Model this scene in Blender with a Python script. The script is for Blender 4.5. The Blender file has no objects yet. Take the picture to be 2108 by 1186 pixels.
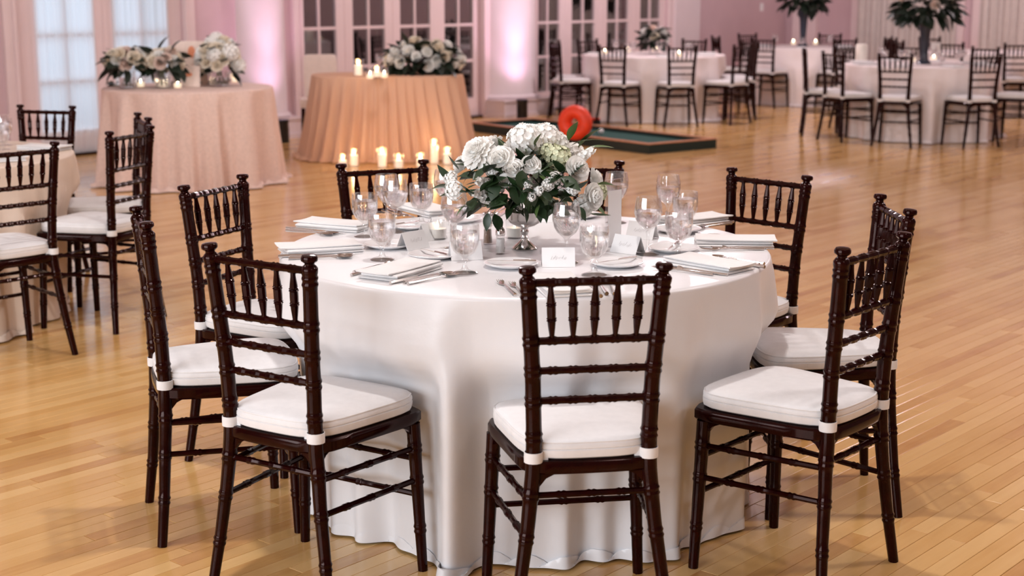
import bpy, math, random
from mathutils import Vector, Matrix
R = math.radians
random.seed(7)
scene = bpy.context.scene
col = scene.collection

# ------------------------------------------------------------------ camera
FPX, PITCH, CAMH, IW, IH = 3038.148, 0.19982663, 1.539942, 2108.0, 1186.0
cam_d = bpy.data.cameras.new('camera'); cam = bpy.data.objects.new('camera', cam_d); col.objects.link(cam)
cam.location = (0, 0, CAMH)
cam.rotation_euler = (math.pi / 2 - PITCH, 0, 0)
cam_d.sensor_width = 36.0
cam_d.lens = 36.0 * FPX / IW
cam_d.clip_end = 200
cam_d.dof.use_dof = True
cam_d.dof.focus_distance = 4.15
cam_d.dof.aperture_fstop = 3.9
scene.camera = cam

# room axes: A runs along the window wall, B points from it into the hall
AX = Vector((math.cos(R(49)), math.sin(R(49)), 0)); BX = Vector((math.sin(R(49)), -math.cos(R(49)), 0))
OO = Vector((-2.18, 16.13, 0))
def room(a, b, z=0.0): return OO + AX * a + BX * b + Vector((0, 0, z))
ROT = R(49)

# ------------------------------------------------------------------ world, lights, exposure
scene.view_settings.view_transform = 'Standard'
scene.view_settings.look = 'None'
scene.view_settings.gamma = 1.0
scene.view_settings.use_curve_mapping = False
scene.view_settings.exposure = 0.14
w = bpy.data.worlds.new('world'); scene.world = w; w.use_nodes = True
w.node_tree.nodes['Background'].inputs[0].default_value = (0.75, 0.83, 1.0, 1)
w.node_tree.nodes['Background'].inputs[1].default_value = 0.6
scene.cycles.caustics_reflective = False
scene.cycles.caustics_refractive = False
scene.cycles.sample_clamp_indirect = 4.0
scene.cycles.max_bounces = 8
scene.cycles.transparent_max_bounces = 24

def light(name, kind, loc, power, color, size=0.3, target=None, size_y=None, spot=None, blend=0.5):
    d = bpy.data.lights.new(name, kind); d.energy = power; d.color = color
    if kind == 'AREA':
        d.size = size
        if size_y: d.shape = 'RECTANGLE'; d.size_y = size_y
        else: d.shape = 'DISK'
    else: d.shadow_soft_size = size
    if spot: d.spot_size = R(spot); d.spot_blend = blend
    o = bpy.data.objects.new(name, d); col.objects.link(o); o.location = loc
    if target is not None:
        o.rotation_euler = (Vector(target) - Vector(loc)).to_track_quat('-Z', 'Y').to_euler()
    return o
WARM = (1.02, 0.95, 0.95)
# ceiling lamps of the hall, one of them right over the main table
light('overhead_light', 'POINT', (0.03, 4.45, 4.25), 205, (1.03, 0.99, 0.97), 0.09)
for a, b, p in ((-9.5, 6.0, 100), (-9.5, 14.5, 70), (-14.0, 10.0, 50), (-3.5, 4.5, 155), (-4.5, 12.5, 230), (2.5, 8.5, 60)):
    light('overhead_light', 'POINT', room(a, b, 4.2), p, WARM, 0.25)
light('overhead_light', 'POINT', room(1.5, 11.5, 4.2), 150, (1.0, 0.82, 0.90), 0.25)  # added pink-tinted light to brighten the right-hand table
for a, b, p in ((3.5, 2.6, 330), (7.5, 6.5, 190)):
    light('overhead_light', 'POINT', room(a, b, 4.2), p, (1.0, 0.86, 0.91), 0.25)
# added soft fill behind the camera, with no window built there
light('fill_behind', 'AREA', room(-15.6, 9.0, 2.2), 580, (0.90, 0.95, 1.02), 7.0, room(-5, 8.0, 0.8), 3.0)

# ------------------------------------------------------------------ materials
def newmat(name):
    m = bpy.data.materials.new(name); m.use_nodes = True
    nt = m.node_tree; return m, nt, nt.nodes['Principled BSDF']
def setin(b, **k):
    for n, v in k.items():
        b.inputs[n.replace('_', ' ')].default_value = v
def col4(c): return (c[0], c[1], c[2], 1.0)
def mat(name, c, rough=0.5, noise=0.0, nscale=20.0, bump=0.0, bscale=200.0, **kw):
    m, nt, b = newmat(name)
    setin(b, Base_Color=col4(c), Roughness=rough)
    for k, v in kw.items():
        b.inputs[k.replace('_', ' ')].default_value = v
    if noise or bump:
        tc = nt.nodes.new('ShaderNodeTexCoord')
    if noise:
        n = nt.nodes.new('ShaderNodeTexNoise'); n.inputs['Scale'].default_value = nscale; n.inputs['Detail'].default_value = 4
        nt.links.new(tc.outputs['Object'], n.inputs['Vector'])
        r = nt.nodes.new('ShaderNodeMapRange'); r.inputs[1].default_value = 0.3; r.inputs[2].default_value = 0.7
        r.inputs[3].default_value = 1 - noise; r.inputs[4].default_value = 1 + noise
        nt.links.new(n.outputs['Fac'], r.inputs[0])
        mx = nt.nodes.new('ShaderNodeVectorMath'); mx.operation = 'SCALE'; mx.inputs[0].default_value = c
        nt.links.new(r.outputs[0], mx.inputs['Scale']); nt.links.new(mx.outputs[0], b.inputs['Base Color'])
    if bump:
        n = nt.nodes.new('ShaderNodeTexNoise'); n.inputs['Scale'].default_value = bscale; n.inputs['Detail'].default_value = 3
        nt.links.new(tc.outputs['Object'], n.inputs['Vector'])
        bp = nt.nodes.new('ShaderNodeBump'); bp.inputs['Strength'].default_value = bump; bp.inputs['Distance'].default_value = 0.01
        nt.links.new(n.outputs['Fac'], bp.inputs['Height']); nt.links.new(bp.outputs['Normal'], b.inputs['Normal'])
    return m
def emis(name, c, s):
    m, nt, b = newmat(name); setin(b, Base_Color=col4(c), Roughness=0.6)
    b.inputs['Emission Color'].default_value = col4(c); b.inputs['Emission Strength'].default_value = s
    return m
def glassmat(name, tint=(1, 1, 1), spec=1.0, base=0.05):
    m = bpy.data.materials.new(name); m.use_nodes = True; nt = m.node_tree
    for n in list(nt.nodes): nt.nodes.remove(n)
    o = nt.nodes.new('ShaderNodeOutputMaterial'); mix = nt.nodes.new('ShaderNodeMixShader')
    t = nt.nodes.new('ShaderNodeBsdfTransparent'); t.inputs[0].default_value = col4(tint)
    g = nt.nodes.new('ShaderNodeBsdfGlossy'); g.inputs['Roughness'].default_value = 0.03; g.inputs['Color'].default_value = (spec, spec, spec, 1)
    lw = nt.nodes.new('ShaderNodeLayerWeight'); lw.inputs['Blend'].default_value = 0.35
    mr = nt.nodes.new('ShaderNodeMapRange'); mr.inputs[3].default_value = base; mr.inputs[4].default_value = 0.6
    nt.links.new(lw.outputs['Facing'], mr.inputs[0]); nt.links.new(mr.outputs[0], mix.inputs[0])
    nt.links.new(t.outputs[0], mix.inputs[1]); nt.links.new(g.outputs[0], mix.inputs[2]); nt.links.new(mix.outputs[0], o.inputs['Surface'])
    return m
def watermat():
    m = bpy.data.materials.new('water'); m.use_nodes = True; nt = m.node_tree
    for n in list(nt.nodes): nt.nodes.remove(n)
    o = nt.nodes.new('ShaderNodeOutputMaterial'); mix = nt.nodes.new('ShaderNodeMixShader'); mix.inputs[0].default_value = 0.6
    t = nt.nodes.new('ShaderNodeBsdfTransparent'); t.inputs[0].default_value = (0.97, 0.965, 0.97, 1)
    g = nt.nodes.new('ShaderNodeBsdfGlass'); g.inputs['IOR'].default_value = 1.33; g.inputs['Color'].default_value = (0.985, 0.98, 0.985, 1)
    nt.links.new(t.outputs[0], mix.inputs[1]); nt.links.new(g.outputs[0], mix.inputs[2]); nt.links.new(mix.outputs[0], o.inputs['Surface'])
    return m
def sheermat(name, c, trans=0.6, sc=30.0):
    m = bpy.data.materials.new(name); m.use_nodes = True; nt = m.node_tree
    for n in list(nt.nodes): nt.nodes.remove(n)
    o = nt.nodes.new('ShaderNodeOutputMaterial'); mix = nt.nodes.new('ShaderNodeMixShader'); mix.inputs[0].default_value = trans
    d = nt.nodes.new('ShaderNodeBsdfDiffuse'); d.inputs[0].default_value = col4(c)
    t = nt.nodes.new('ShaderNodeBsdfTranslucent'); t.inputs[0].default_value = col4(c)
    nt.links.new(d.outputs[0], mix.inputs[1]); nt.links.new(t.outputs[0], mix.inputs[2]); nt.links.new(mix.outputs[0], o.inputs['Surface'])
    return m
def plankmat(name, use_attr):
    m, nt, b = newmat(name)
    tc = nt.nodes.new('ShaderNodeTexCoord'); L = nt.links.new
    if use_attr:
        s = nt.nodes.new('ShaderNodeAttribute'); s.attribute_name = 'tone'; tone = s.outputs['Fac']
        vec = nt.nodes.new('ShaderNodeMapping'); vec.inputs['Rotation'].default_value = (0, 0, -ROT); L(tc.outputs['Object'], vec.inputs[0]); v0 = vec.outputs[0]
    else:
        s = nt.nodes.new('ShaderNodeObjectInfo'); tone = s.outputs['Random']
        ad = nt.nodes.new('ShaderNodeVectorMath'); ad.operation = 'ADD'; L(tc.outputs['Object'], ad.inputs[0])
        sc = nt.nodes.new('ShaderNodeVectorMath'); sc.operation = 'SCALE'; sc.inputs[0].default_value = (37.0, 11.0, 3.0); L(tone, sc.inputs['Scale']); L(sc.outputs[0], ad.inputs[1]); v0 = ad.outputs[0]
    st = nt.nodes.new('ShaderNodeVectorMath'); st.operation = 'MULTIPLY'; st.inputs[1].default_value = (2.2, 34.0, 1.0); L(v0, st.inputs[0])
    n = nt.nodes.new('ShaderNodeTexNoise'); n.inputs['Scale'].default_value = 1.6; n.inputs['Detail'].default_value = 5; L(st.outputs[0], n.inputs['Vector'])
    st2 = nt.nodes.new('ShaderNodeVectorMath'); st2.operation = 'MULTIPLY'; st2.inputs[1].default_value = (3.0, 5.0, 1.0); L(v0, st2.inputs[0])
    n2 = nt.nodes.new('ShaderNodeTexNoise'); n2.inputs['Scale'].default_value = 1.0; n2.inputs['Detail'].default_value = 3; L(st2.outputs[0], n2.inputs['Vector'])
    ma = nt.nodes.new('ShaderNodeMath'); ma.operation = 'MULTIPLY_ADD'; L(n.outputs['Fac'], ma.inputs[0]); ma.inputs[1].default_value = 0.45; L(tone, ma.inputs[2])
    mb = nt.nodes.new('ShaderNodeMath'); mb.operation = 'MULTIPLY_ADD'; L(n2.outputs['Fac'], mb.inputs[0]); mb.inputs[1].default_value = 0.7; L(ma.outputs[0], mb.inputs[2])
    cr = nt.nodes.new('ShaderNodeValToRGB'); L(mb.outputs[0], cr.inputs[0])
    mr = nt.nodes.new('ShaderNodeMapRange'); mr.inputs[1].default_value = 0.35; mr.inputs[2].default_value = 1.75; L(mb.outputs[0], mr.inputs[0]); L(mr.outputs[0], cr.inputs[0])
    e = cr.color_ramp.elements; e[0].position = 0.0; e[0].color = (0.44, 0.195, 0.06, 1); e[1].position = 1.0; e[1].color = (0.74, 0.47, 0.20, 1)
    k = e.new(0.35); k.color = (0.61, 0.345, 0.12, 1)
    L(cr.outputs[0], b.inputs['Base Color'])
    rr = nt.nodes.new('ShaderNodeMapRange'); rr.inputs[3].default_value = 0.10; rr.inputs[4].default_value = 0.22; L(n2.outputs['Fac'], rr.inputs[0]); L(rr.outputs[0], b.inputs['Roughness'])
    b.inputs['Specular IOR Level'].default_value = 0.5
    return m

MT = {}
MT['plank'] = plankmat('maple_plank', False); MT['plank_far'] = plankmat('maple_floor', True)
MT['sub'] = mat('floor_joint', (0.12, 0.05, 0.02), 0.8)
MT['wall'] = mat('wall_pink_cast', (0.59, 0.42, 0.45), 0.7, 0.03, 3.0)  # pink cast of the uplights is put into this colour
MT['trim'] = mat('trim_pink_cast', (0.74, 0.59, 0.595), 0.5, 0.02, 4.0)  # the uplights' pink is mixed into the trim colour too
MT['white_trim'] = mat('column_paint', (0.72, 0.62, 0.64), 0.5, 0.02, 5.0)
MT['dim_wall'] = mat('low_bounce_paint', (0.20, 0.15, 0.14), 0.8, 0.05, 3.0)  # for unseen walls, darkened to cut bounced light
MT['ceil'] = mat('ceiling_paint', (0.34, 0.30, 0.29), 0.8, 0.02, 3.0)  # unseen ceiling, kept dark so less light bounces back
MT['wood'] = mat('mahogany', (0.011, 0.0010, 0.0008), 0.13, 0.3, 30.0, 0.0, 200, Specular_IOR_Level=0.18, Specular_Tint=(1.0, 0.72, 0.66, 1.0))
MT['cushion'] = mat('cushion_fabric', (0.725, 0.71, 0.71), 0.75, 0.03, 40, 0.15, 500, Sheen_Weight=0.2)
MT['satin'] = mat('satin_cloth', (0.735, 0.725, 0.735), 0.34, 0.015, 8, 0.05, 60, Sheen_Weight=0.15)
MT['cream_cloth'] = mat('cream_cloth', (0.70, 0.57, 0.47), 0.6, 0.02, 8)
MT['far_cloth'] = mat('far_white_cloth', (0.80, 0.72, 0.71), 0.6, 0.02, 8)
MT['tulle'] = sheermat('blush_tulle', (0.80, 0.53, 0.38), 0.25)
MT['lace'] = mat('blush_lace', (0.76, 0.57, 0.50), 0.7, 0.08, 60, 0.5, 90)
MT['sheer'] = sheermat('sheer_curtain', (0.90, 0.93, 0.95), 0.65)
MT['drape'] = mat('grey_drape', (0.60, 0.53, 0.50), 0.8, 0.05, 10)
MT['napkin'] = mat('napkin_linen', (0.80, 0.785, 0.78), 0.8, 0.02, 60, 0.2, 700)
MT['china'] = mat('white_china', (0.82, 0.81, 0.82), 0.15)
MT['card'] = mat('white_card', (0.85, 0.84, 0.84), 0.7, 0.01, 20)
MT['ink'] = mat('grey_ink', (0.45, 0.42, 0.42), 0.7)
MT['orange_print'] = mat('coral_print', (0.80, 0.30, 0.16), 0.7, 0.1, 10)
MT['silver'] = mat('silver', (0.78, 0.74, 0.72), 0.16, 0, 20, 0, 200, Metallic=1.0)
MT['glass'] = glassmat('clear_glass'); MT['water'] = watermat(); MT['acrylic'] = glassmat('acrylic', (0.97, 0.97, 0.98), 1.0, 0.06)
MT['pane'] = glassmat('window_pane', (0.55, 0.52, 0.52), 0.9, 0.10)
MT['petal'] = sheermat('white_petal', (0.95, 0.94, 0.91), 0.2)
MT['petal_cream'] = mat('cream_petal', (0.88, 0.79, 0.66), 0.7, 0.05, 50)
MT['petal_green'] = mat('greenish_petal', (0.66, 0.68, 0.47), 0.7, 0.12, 60)
MT['petal_blush'] = mat('blush_petal', (0.82, 0.66, 0.58), 0.7, 0.05, 50)
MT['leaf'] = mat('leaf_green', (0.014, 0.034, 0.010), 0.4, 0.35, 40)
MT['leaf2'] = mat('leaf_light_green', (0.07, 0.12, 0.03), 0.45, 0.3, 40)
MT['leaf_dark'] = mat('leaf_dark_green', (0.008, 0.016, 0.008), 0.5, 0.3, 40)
MT['stem'] = mat('stem_green', (0.06, 0.10, 0.03), 0.6, 0.2, 40)
MT['wax'] = mat('candle_wax', (0.88, 0.82, 0.74), 0.5, 0.02, 20)
MT['lit_wax'] = emis('lit_candle_wax', (1.0, 0.84, 0.66), 0.55)
MT['flame'] = emis('candle_flame', (1.0, 0.80, 0.52), 30.0)
MT['flame_soft'] = emis('small_candle_flame', (1.0, 0.8, 0.55), 6.0)
MT['glow'] = emis('lit_votive_wax', (1.0, 0.80, 0.58), 0.9)
MT['black'] = mat('black_housing', (0.012, 0.012, 0.014), 0.4, 0.1, 20)
MT['lens'] = emis('uplight_lens', (1.0, 0.62, 0.95), 9.0)
MT['felt'] = mat('green_felt', (0.0, 0.055, 0.045), 0.9, 0.15, 50)
MT['board_side'] = mat('dark_green_paint', (0.003, 0.016, 0.014), 0.5, 0.1, 20)
MT['board_rail'] = mat('rail_wood', (0.52, 0.23, 0.12), 0.4, 0.15, 20)
MT['orange'] = mat('orange_foam', (0.78, 0.05, 0.012), 0.5, 0.12, 12)
MT['pepper'] = mat('ground_pepper', (0.22, 0.11, 0.055), 0.9, 0.3, 300)
MT['salt'] = mat('salt_grains', (0.8, 0.78, 0.76), 0.9, 0.05, 300)
MT['dark_vase'] = mat('dark_glass_vase', (0.03, 0.035, 0.05), 0.12, 0.1, 10)
MT['chaircover'] = mat('cream_upholstery', (0.80, 0.67, 0.60), 0.8, 0.04, 20)
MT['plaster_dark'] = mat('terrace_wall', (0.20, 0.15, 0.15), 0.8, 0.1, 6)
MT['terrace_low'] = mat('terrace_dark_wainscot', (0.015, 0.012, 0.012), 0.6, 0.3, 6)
MT['blue_sky'] = emis('overcast_daylight', (0.80, 0.88, 1.0), 1.0)

# ------------------------------------------------------------------ mesh helpers
class MB:
    def __init__(s): s.v = []; s.f = []; s.m = []
    def add(s, vs, fs, mi=0):
        o = len(s.v); s.v += [tuple(p) for p in vs]; s.f += [tuple(i + o for i in q) for q in fs]; s.m += [mi] * len(fs); return s
    def box(s, lo, hi, mi=0):
        x0, y0, z0 = lo; x1, y1, z1 = hi
        return s.add([(x0,y0,z0),(x1,y0,z0),(x1,y1,z0),(x0,y1,z0),(x0,y0,z1),(x1,y0,z1),(x1,y1,z1),(x0,y1,z1)],
            [(0,3,2,1),(4,5,6,7),(0,1,5,4),(1,2,6,5),(2,3,7,6),(3,0,4,7)], mi)
    def lathe(s, prof, seg=16, c=(0,0,0), mi=0, cap=True):
        vs = []; fs = []; n = len(prof)
        for r, z in prof:
            for k in range(seg):
                t = 2 * math.pi * k / seg; vs.append((c[0] + r * math.cos(t), c[1] + r * math.sin(t), c[2] + z))
        for i in range(n - 1):
            for k in range(seg):
                k2 = (k + 1) % seg; fs.append((i*seg+k, i*seg+k2, (i+1)*seg+k2, (i+1)*seg+k))
        if cap:
            if prof[0][0] > 1e-5: fs.append(tuple(range(seg - 1, -1, -1)))
            if prof[-1][0] > 1e-5: fs.append(tuple((n-1)*seg + k for k in range(seg)))
        return s.add(vs, fs, mi)
    def tube(s, pts, rad, seg=8, mi=0, cap=True):
        pts = [Vector(p) for p in pts]; n = len(pts)
        if not hasattr(rad, '__len__'): rad = [rad] * n
        vs = []; fs = []; ref = None
        for i, p in enumerate(pts):
            d = (pts[min(i+1, n-1)] - pts[max(i-1, 0)]).normalized()
            if ref is None: ref = Vector((0,0,1)) if abs(d.z) < 0.9 else Vector((1,0,0))
            x = d.cross(ref).normalized(); y = x.cross(d).normalized(); ref = y
            for k in range(seg):
                t = 2 * math.pi * k / seg; vs.append(p + (x * math.cos(t) + y * math.sin(t)) * rad[i])
        for i in range(n - 1):
            for k in range(seg):
                k2 = (k + 1) % seg; fs.append((i*seg+k, (i+1)*seg+k, (i+1)*seg+k2, i*seg+k2))
        if cap:
            fs.append(tuple(range(seg))); fs.append(tuple((n-1)*seg + k for k in range(seg - 1, -1, -1)))
        return s.add(vs, fs, mi)
    def grid(s, fn, nu, nv, closed_u=False, mi=0):
        vs = [fn(i, j) for j in range(nv) for i in range(nu)]; fs = []
        for j in range(nv - 1):
            for i in range(nu if closed_u else nu - 1):
                i2 = (i + 1) % nu; fs.append((j*nu+i, j*nu+i2, (j+1)*nu+i2, (j+1)*nu+i))
        return s.add(vs, fs, mi)
    def mesh(s, name, mats, smooth=True):
        me = bpy.data.meshes.new(name); me.from_pydata(s.v, [], s.f); me.update()
        if not isinstance(mats, (list, tuple)): mats = [mats]
        for m in mats: me.materials.append(MT[m])
        if len(mats) > 1: me.polygons.foreach_set('material_index', s.m)
        if smooth:
            me.polygons.foreach_set('use_smooth', [True] * len(me.polygons))
            try: me.set_sharp_from_angle(angle=R(40))
            except Exception: pass
        return me
def link(name, me, parent=None, loc=(0,0,0), rot=(0,0,0), scale=(1,1,1)):
    o = bpy.data.objects.new(name, me); col.objects.link(o); o.location = loc; o.rotation_euler = rot; o.scale = scale
    if parent is not None: o.parent = parent
    return o
def tag(o, label=None, cat=None, group=None, kind=None):
    if label: o['label'] = label
    if cat: o['category'] = cat
    if group: o['group'] = group
    if kind: o['kind'] = kind
    return o
def empty(name, loc, rz=0.0, label=None, cat=None, group=None, kind=None):
    o = bpy.data.objects.new(name, None); col.objects.link(o); o.location = loc; o.rotation_euler = (0, 0, rz); o.empty_display_size = 0.1
    return tag(o, label, cat, group, kind)
def ray(u, v):
    X = u - IW / 2; Y = v - IH / 2
    return Vector((X / FPX, math.cos(PITCH) - Y / FPX * math.sin(PITCH), -math.sin(PITCH) - Y / FPX * math.cos(PITCH)))
def gp(u, v, z=0.0):                                   # the point at height z seen at picture position u, v
    d = ray(u, v); t = (z - CAMH) / d.z; return Vector((d.x * t, d.y * t, z))
def wa(u, b=0.0):                                      # position along the window wall
    d = ray(u, 100); P = OO + BX * b
    det = AX.x * (-d.y) + d.x * AX.y
    return (-P.x * (-d.y) + d.x * (-P.y)) / det
def wb(u, a):                                          # position along the far end wall
    d = ray(u, 100); P = OO + AX * a
    det = BX.x * (-d.y) + d.x * BX.y
    return (-P.x * (-d.y) + d.x * (-P.y)) / det

# ------------------------------------------------------------------ the room shell
A0, A1, B1, CEIL = -16.0, 9.9, 16.0, 4.6
def rbox(mb, a0, a1, b0, b1, z0, z1, mi=0):            # box in room axes, kept in room-local coordinates
    return mb.box((a0, b0, z0), (a1, b1, z1), mi)
ROOMM = Matrix(((AX.x, BX.x, 0, OO.x), (AX.y, BX.y, 0, OO.y), (0, 0, 1, 0), (0, 0, 0, 1)))
def rmesh(name, mb, mats, parent=None, smooth=False):  # bake room-local coordinates into world coordinates
    mb.v = [tuple(ROOMM @ Vector(p)) for p in mb.v]
    mb.f = [tuple(reversed(q)) for q in mb.f]          # the room frame is left-handed
    return link(name, mb.mesh(name, mats, smooth), parent)
floor = rmesh('floor', rbox(MB(), A0 - .2, A1 + .2, -.2, B1 + .2, -0.12, -0.004), 'sub'); tag(floor, kind='structure')
ceiling = rmesh('ceiling', rbox(MB(), A0 - .2, A1 + .2, -.2, B1 + .2, CEIL, CEIL + .1), 'ceil'); tag(ceiling, kind='structure')

# floor planks, laid along the window wall
PW = 0.057; LENS = (0.45, 0.65, 0.85, 1.05, 1.3, 1.55)
def plank_geo(mb, x0, x1, y0, y1):
    g = 0.0007; c = 0.0012
    o = [(x0+g,y0+g),(x1-g,y0+g),(x1-g,y1-g),(x0+g,y1-g)]; i = [(x0+g+c,y0+g+c),(x1-g-c,y0+g+c),(x1-g-c,y1-g-c),(x0+g+c,y1-g-c)]
    vs = [(p[0],p[1],-0.004) for p in o] + [(p[0],p[1],-0.0010) for p in o] + [(p[0],p[1],0) for p in i]
    fs = [(8,9,10,11)] + [(4+k,4+(k+1)%4,8+(k+1)%4,8+k) for k in range(4)] + [(k,(k+1)%4,4+(k+1)%4,4+k) for k in range(4)]
    mb.add(vs, fs)
pm = []
for L_ in LENS:
    m_ = MB(); plank_geo(m_, 0, L_, 0, PW); pm.append(m_.mesh('plank', 'plank', False))
rng = random.Random(3); cand = []; far = []
row = 0; b = 0.0
while b < B1:
    a = A0 - rng.random() * 1.2
    while a < A1:
        k = rng.randrange(len(LENS)); L_ = LENS[k]
        c = room(a + L_ / 2, b + PW / 2)
        vis = 99
        if c.y > 3.2:
            uu = 1054 + FPX * c.x / (c.y * math.cos(PITCH) + CAMH * math.sin(PITCH))
            if -150 < uu < 2258: vis = c.y
        (cand if vis < 99 else far).append((vis, a, b, k)); a += L_
    b += PW; row += 1
cand.sort(); near = cand[:300]; far += cand[300:]
rr_ = random.Random(5)
ZR = AX.to_3d()
for vis, a, b, k in near:
    p = room(a, b)
    o = link('plank', pm[k], floor, (p.x, p.y, rr_.uniform(-0.0002, 0.0002)), (0, 0, ROT))
    o.location = room(a, b + PW) + Vector((0, 0, rr_.uniform(-0.0002, 0.0002)))
mbf = MB(); tones = []
for vis, a, b, k in far:
    n0 = len(mbf.f); x1 = min(a + LENS[k], A1)
    plank_geo(mbf, max(a, A0), x1, b, b + PW)
    t = rr_.random(); tones += [t] * (len(mbf.f) - n0)
mbf.v = [tuple(ROOMM @ Vector(p)) for p in mbf.v]; mbf.f = [tuple(reversed(q)) for q in mbf.f]
me = mbf.mesh('plank_field', 'plank_far', False)
at_ = me.attributes.new('tone', 'FLOAT', 'FACE'); at_.data.foreach_set('value', tones)
tag(link('plank_field', me, floor), kind='stuff')

# window positions along the window wall (measured on the glazing)
W1 = (wa(30), wa(378)); W2 = (wa(619), wa(990)); W3 = (wa(1100), wa(1372))
WTOP = 3.0
mb = MB(); prev = A0
for w0, w1 in (W1, W2, W3):
    rbox(mb, prev, w0, -0.2, 0, 0, CEIL); rbox(mb, w0, w1, -0.2, 0, WTOP, CEIL); prev = w1
rbox(mb, prev, A1 + .2, -0.2, 0, 0, CEIL)
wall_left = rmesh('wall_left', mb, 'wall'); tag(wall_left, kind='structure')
# far end wall with two curtained windows
E1 = (wb(1768, A1), wb(1966, A1)); E2 = (wb(2018, A1), wb(2092, A1))
E2 = (E2[0], E2[0] + (E1[1] - E1[0]))
mb = MB(); prev = 0
for e0, e1 in (E1, E2):
    rbox(mb, A1, A1 + .2, prev, e0, 0, CEIL); rbox(mb, A1, A1 + .2, e0, e1, WTOP, CEIL); prev = e1
rbox(mb, A1, A1 + .2, prev, B1 + .2, 0, CEIL)
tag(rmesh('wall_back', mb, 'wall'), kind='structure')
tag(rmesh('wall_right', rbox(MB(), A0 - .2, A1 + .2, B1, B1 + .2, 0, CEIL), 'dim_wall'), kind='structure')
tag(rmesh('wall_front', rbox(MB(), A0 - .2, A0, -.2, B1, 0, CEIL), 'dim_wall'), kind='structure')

# baseboards
mb = MB(); prev = A0
for w0, w1 in (W1, W2, W3):
    rbox(mb, prev, w0 - .12, 0, 0.02, 0, 0.16); rbox(mb, prev, w0 - .12, 0, 0.03, 0.16, 0.185); prev = w1 + .12
rbox(mb, prev, A1, 0, 0.02, 0, 0.16); rbox(mb, prev, A1, 0, 0.03, 0.16, 0.185)
tag(rmesh('baseboard_left', mb, 'trim'), kind='structure')
mb = MB(); prev = 0.03
for e0, e1 in (E1, E2): rbox(mb, A1 - .02, A1, prev, e0 - .1, 0, 0.18); prev = e1 + .1
rbox(mb, A1 - .02, A1, prev, B1, 0, 0.18)
tag(rmesh('baseboard_back', mb, 'trim'), kind='structure')

# glazed door-windows: frame, leaves with muntin bars, panes of glass
ROWS = [0.24, 0.69, 1.12, 1.55, 1.98, 2.41, 2.84]
def window(name, w0, w1, leaves, label=None, cols=2, sill=0.0):
    root = empty(name, room((w0 + w1) / 2, 0, 0), 0, label, None, None, 'structure')
    def put(n, mb, m, par=None, smooth=False):
        o = rmesh(n, mb, m, None, smooth); o.parent = par or root
        if par is None: o.matrix_parent_inverse = Matrix.Translation(-Vector(root.location))
        return o
    c = MB()
    rbox(c, w0 - .12, w0, 0, .045, 0, WTOP + .12); rbox(c, w1, w1 + .12, 0, .045, 0, WTOP + .12); rbox(c, w0, w1, 0, .045, WTOP, WTOP + .12)
    rbox(c, w0 - .03, w0, .045, .06, 0, WTOP + .03); rbox(c, w1, w1 + .03, .045, .06, 0, WTOP + .03)
    put('casing', c, 'trim')
    j = MB(); edges = [w0] + [x for g0, g1 in leaves for x in (g0 - .12, g1 + .12)] + [w1]
    for q in range(0, len(edges), 2):
        if edges[q + 1] - edges[q] > .001: rbox(j, edges[q], edges[q + 1], -.15, -.03, 0, WTOP)
    rbox(j, w0, w1, -.15, -.03, WTOP - .01, WTOP + .005)
    put('jamb', j, 'trim')
    put('threshold', rbox(MB(), w0, w1, -.12, .03, 0, .025), 'wood')
    for g0, g1 in leaves:
        s = 0.12; f = MB()
        f = MB(); rbox(f, g0 - s, g0, -.09, -.035, .025, WTOP - .01); rbox(f, g1, g1 + s, -.09, -.035, .025, WTOP - .01)
        rbox(f, g0, g1, -.09, -.035, .025, ROWS[0]); rbox(f, g0, g1, -.09, -.035, ROWS[-1], WTOP - .01)
        leaf = put('door_leaf', f, 'trim')
        for q in range(1, cols):
            x = g0 + (g1 - g0) * q / cols; put('muntin', rbox(MB(), x - .013, x + .013, -.085, -.04, ROWS[0], ROWS[-1]), 'trim', leaf)
        for z in ROWS[1:-1]: put('muntin', rbox(MB(), g0, g1, -.083, -.042, z - .016, z + .016), 'trim', leaf)
        for q in range(cols):
            x0 = g0 + (g1 - g0) * q / cols; x1 = g0 + (g1 - g0) * (q + 1) / cols
            for z0, z1 in zip(ROWS[:2], ROWS[1:3]): put('pane', rbox(MB(), x0 + .005, x1 - .005, -.066, -.06, z0 + .004, z1 - .004), 'pane', leaf)
        put('pane', rbox(MB(), g0, g1, -.066, -.06, ROWS[2] + .004, ROWS[-1]), 'pane', leaf)
    return root
window('window_1', W1[0], W1[1], [(wa(80), wa(196)), (wa(240), wa(348))], cols=2)
window('window_2', W2[0], W2[1], [(wa(628), wa(698)), (wa(732), wa(798)), (wa(829), wa(891)), (wa(920), wa(979))])
window('window_3', W3[0], W3[1], [(wa(1108), wa(1156)), (wa(1181), wa(1228)), (wa(1253), wa(1297)), (wa(1321), wa(1362))])
# plain casings of the two curtained windows in the end wall
for n, (e0, e1) in zip(('window_4', 'window_5'), (E1, E2)):
    c = MB(); rbox(c, A1 - .045, A1, e0 - .13, e0, 0, WTOP + .1); rbox(c, A1 - .045, A1, e1, e1 + .13, 0, WTOP + .1); rbox(c, A1 - .045, A1, e0, e1, WTOP, WTOP + .1)
    wr = rmesh(n, c, 'trim'); tag(wr, kind='structure')
    gl = rmesh('pane', rbox(MB(), A1 + .1, A1 + .106, e0, e1, 0.1, WTOP), 'pane', wr)
    fr = MB(); rbox(fr, A1 + .08, A1 + .13, e0, e1, 0, .1)
    for q in range(4):
        x = e0 + (e1 - e0) * q / 3; rbox(fr, A1 + .08, A1 + .13, x - .04, x + .04, .1, WTOP)
    rmesh('sash', fr, 'trim', wr)

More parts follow.
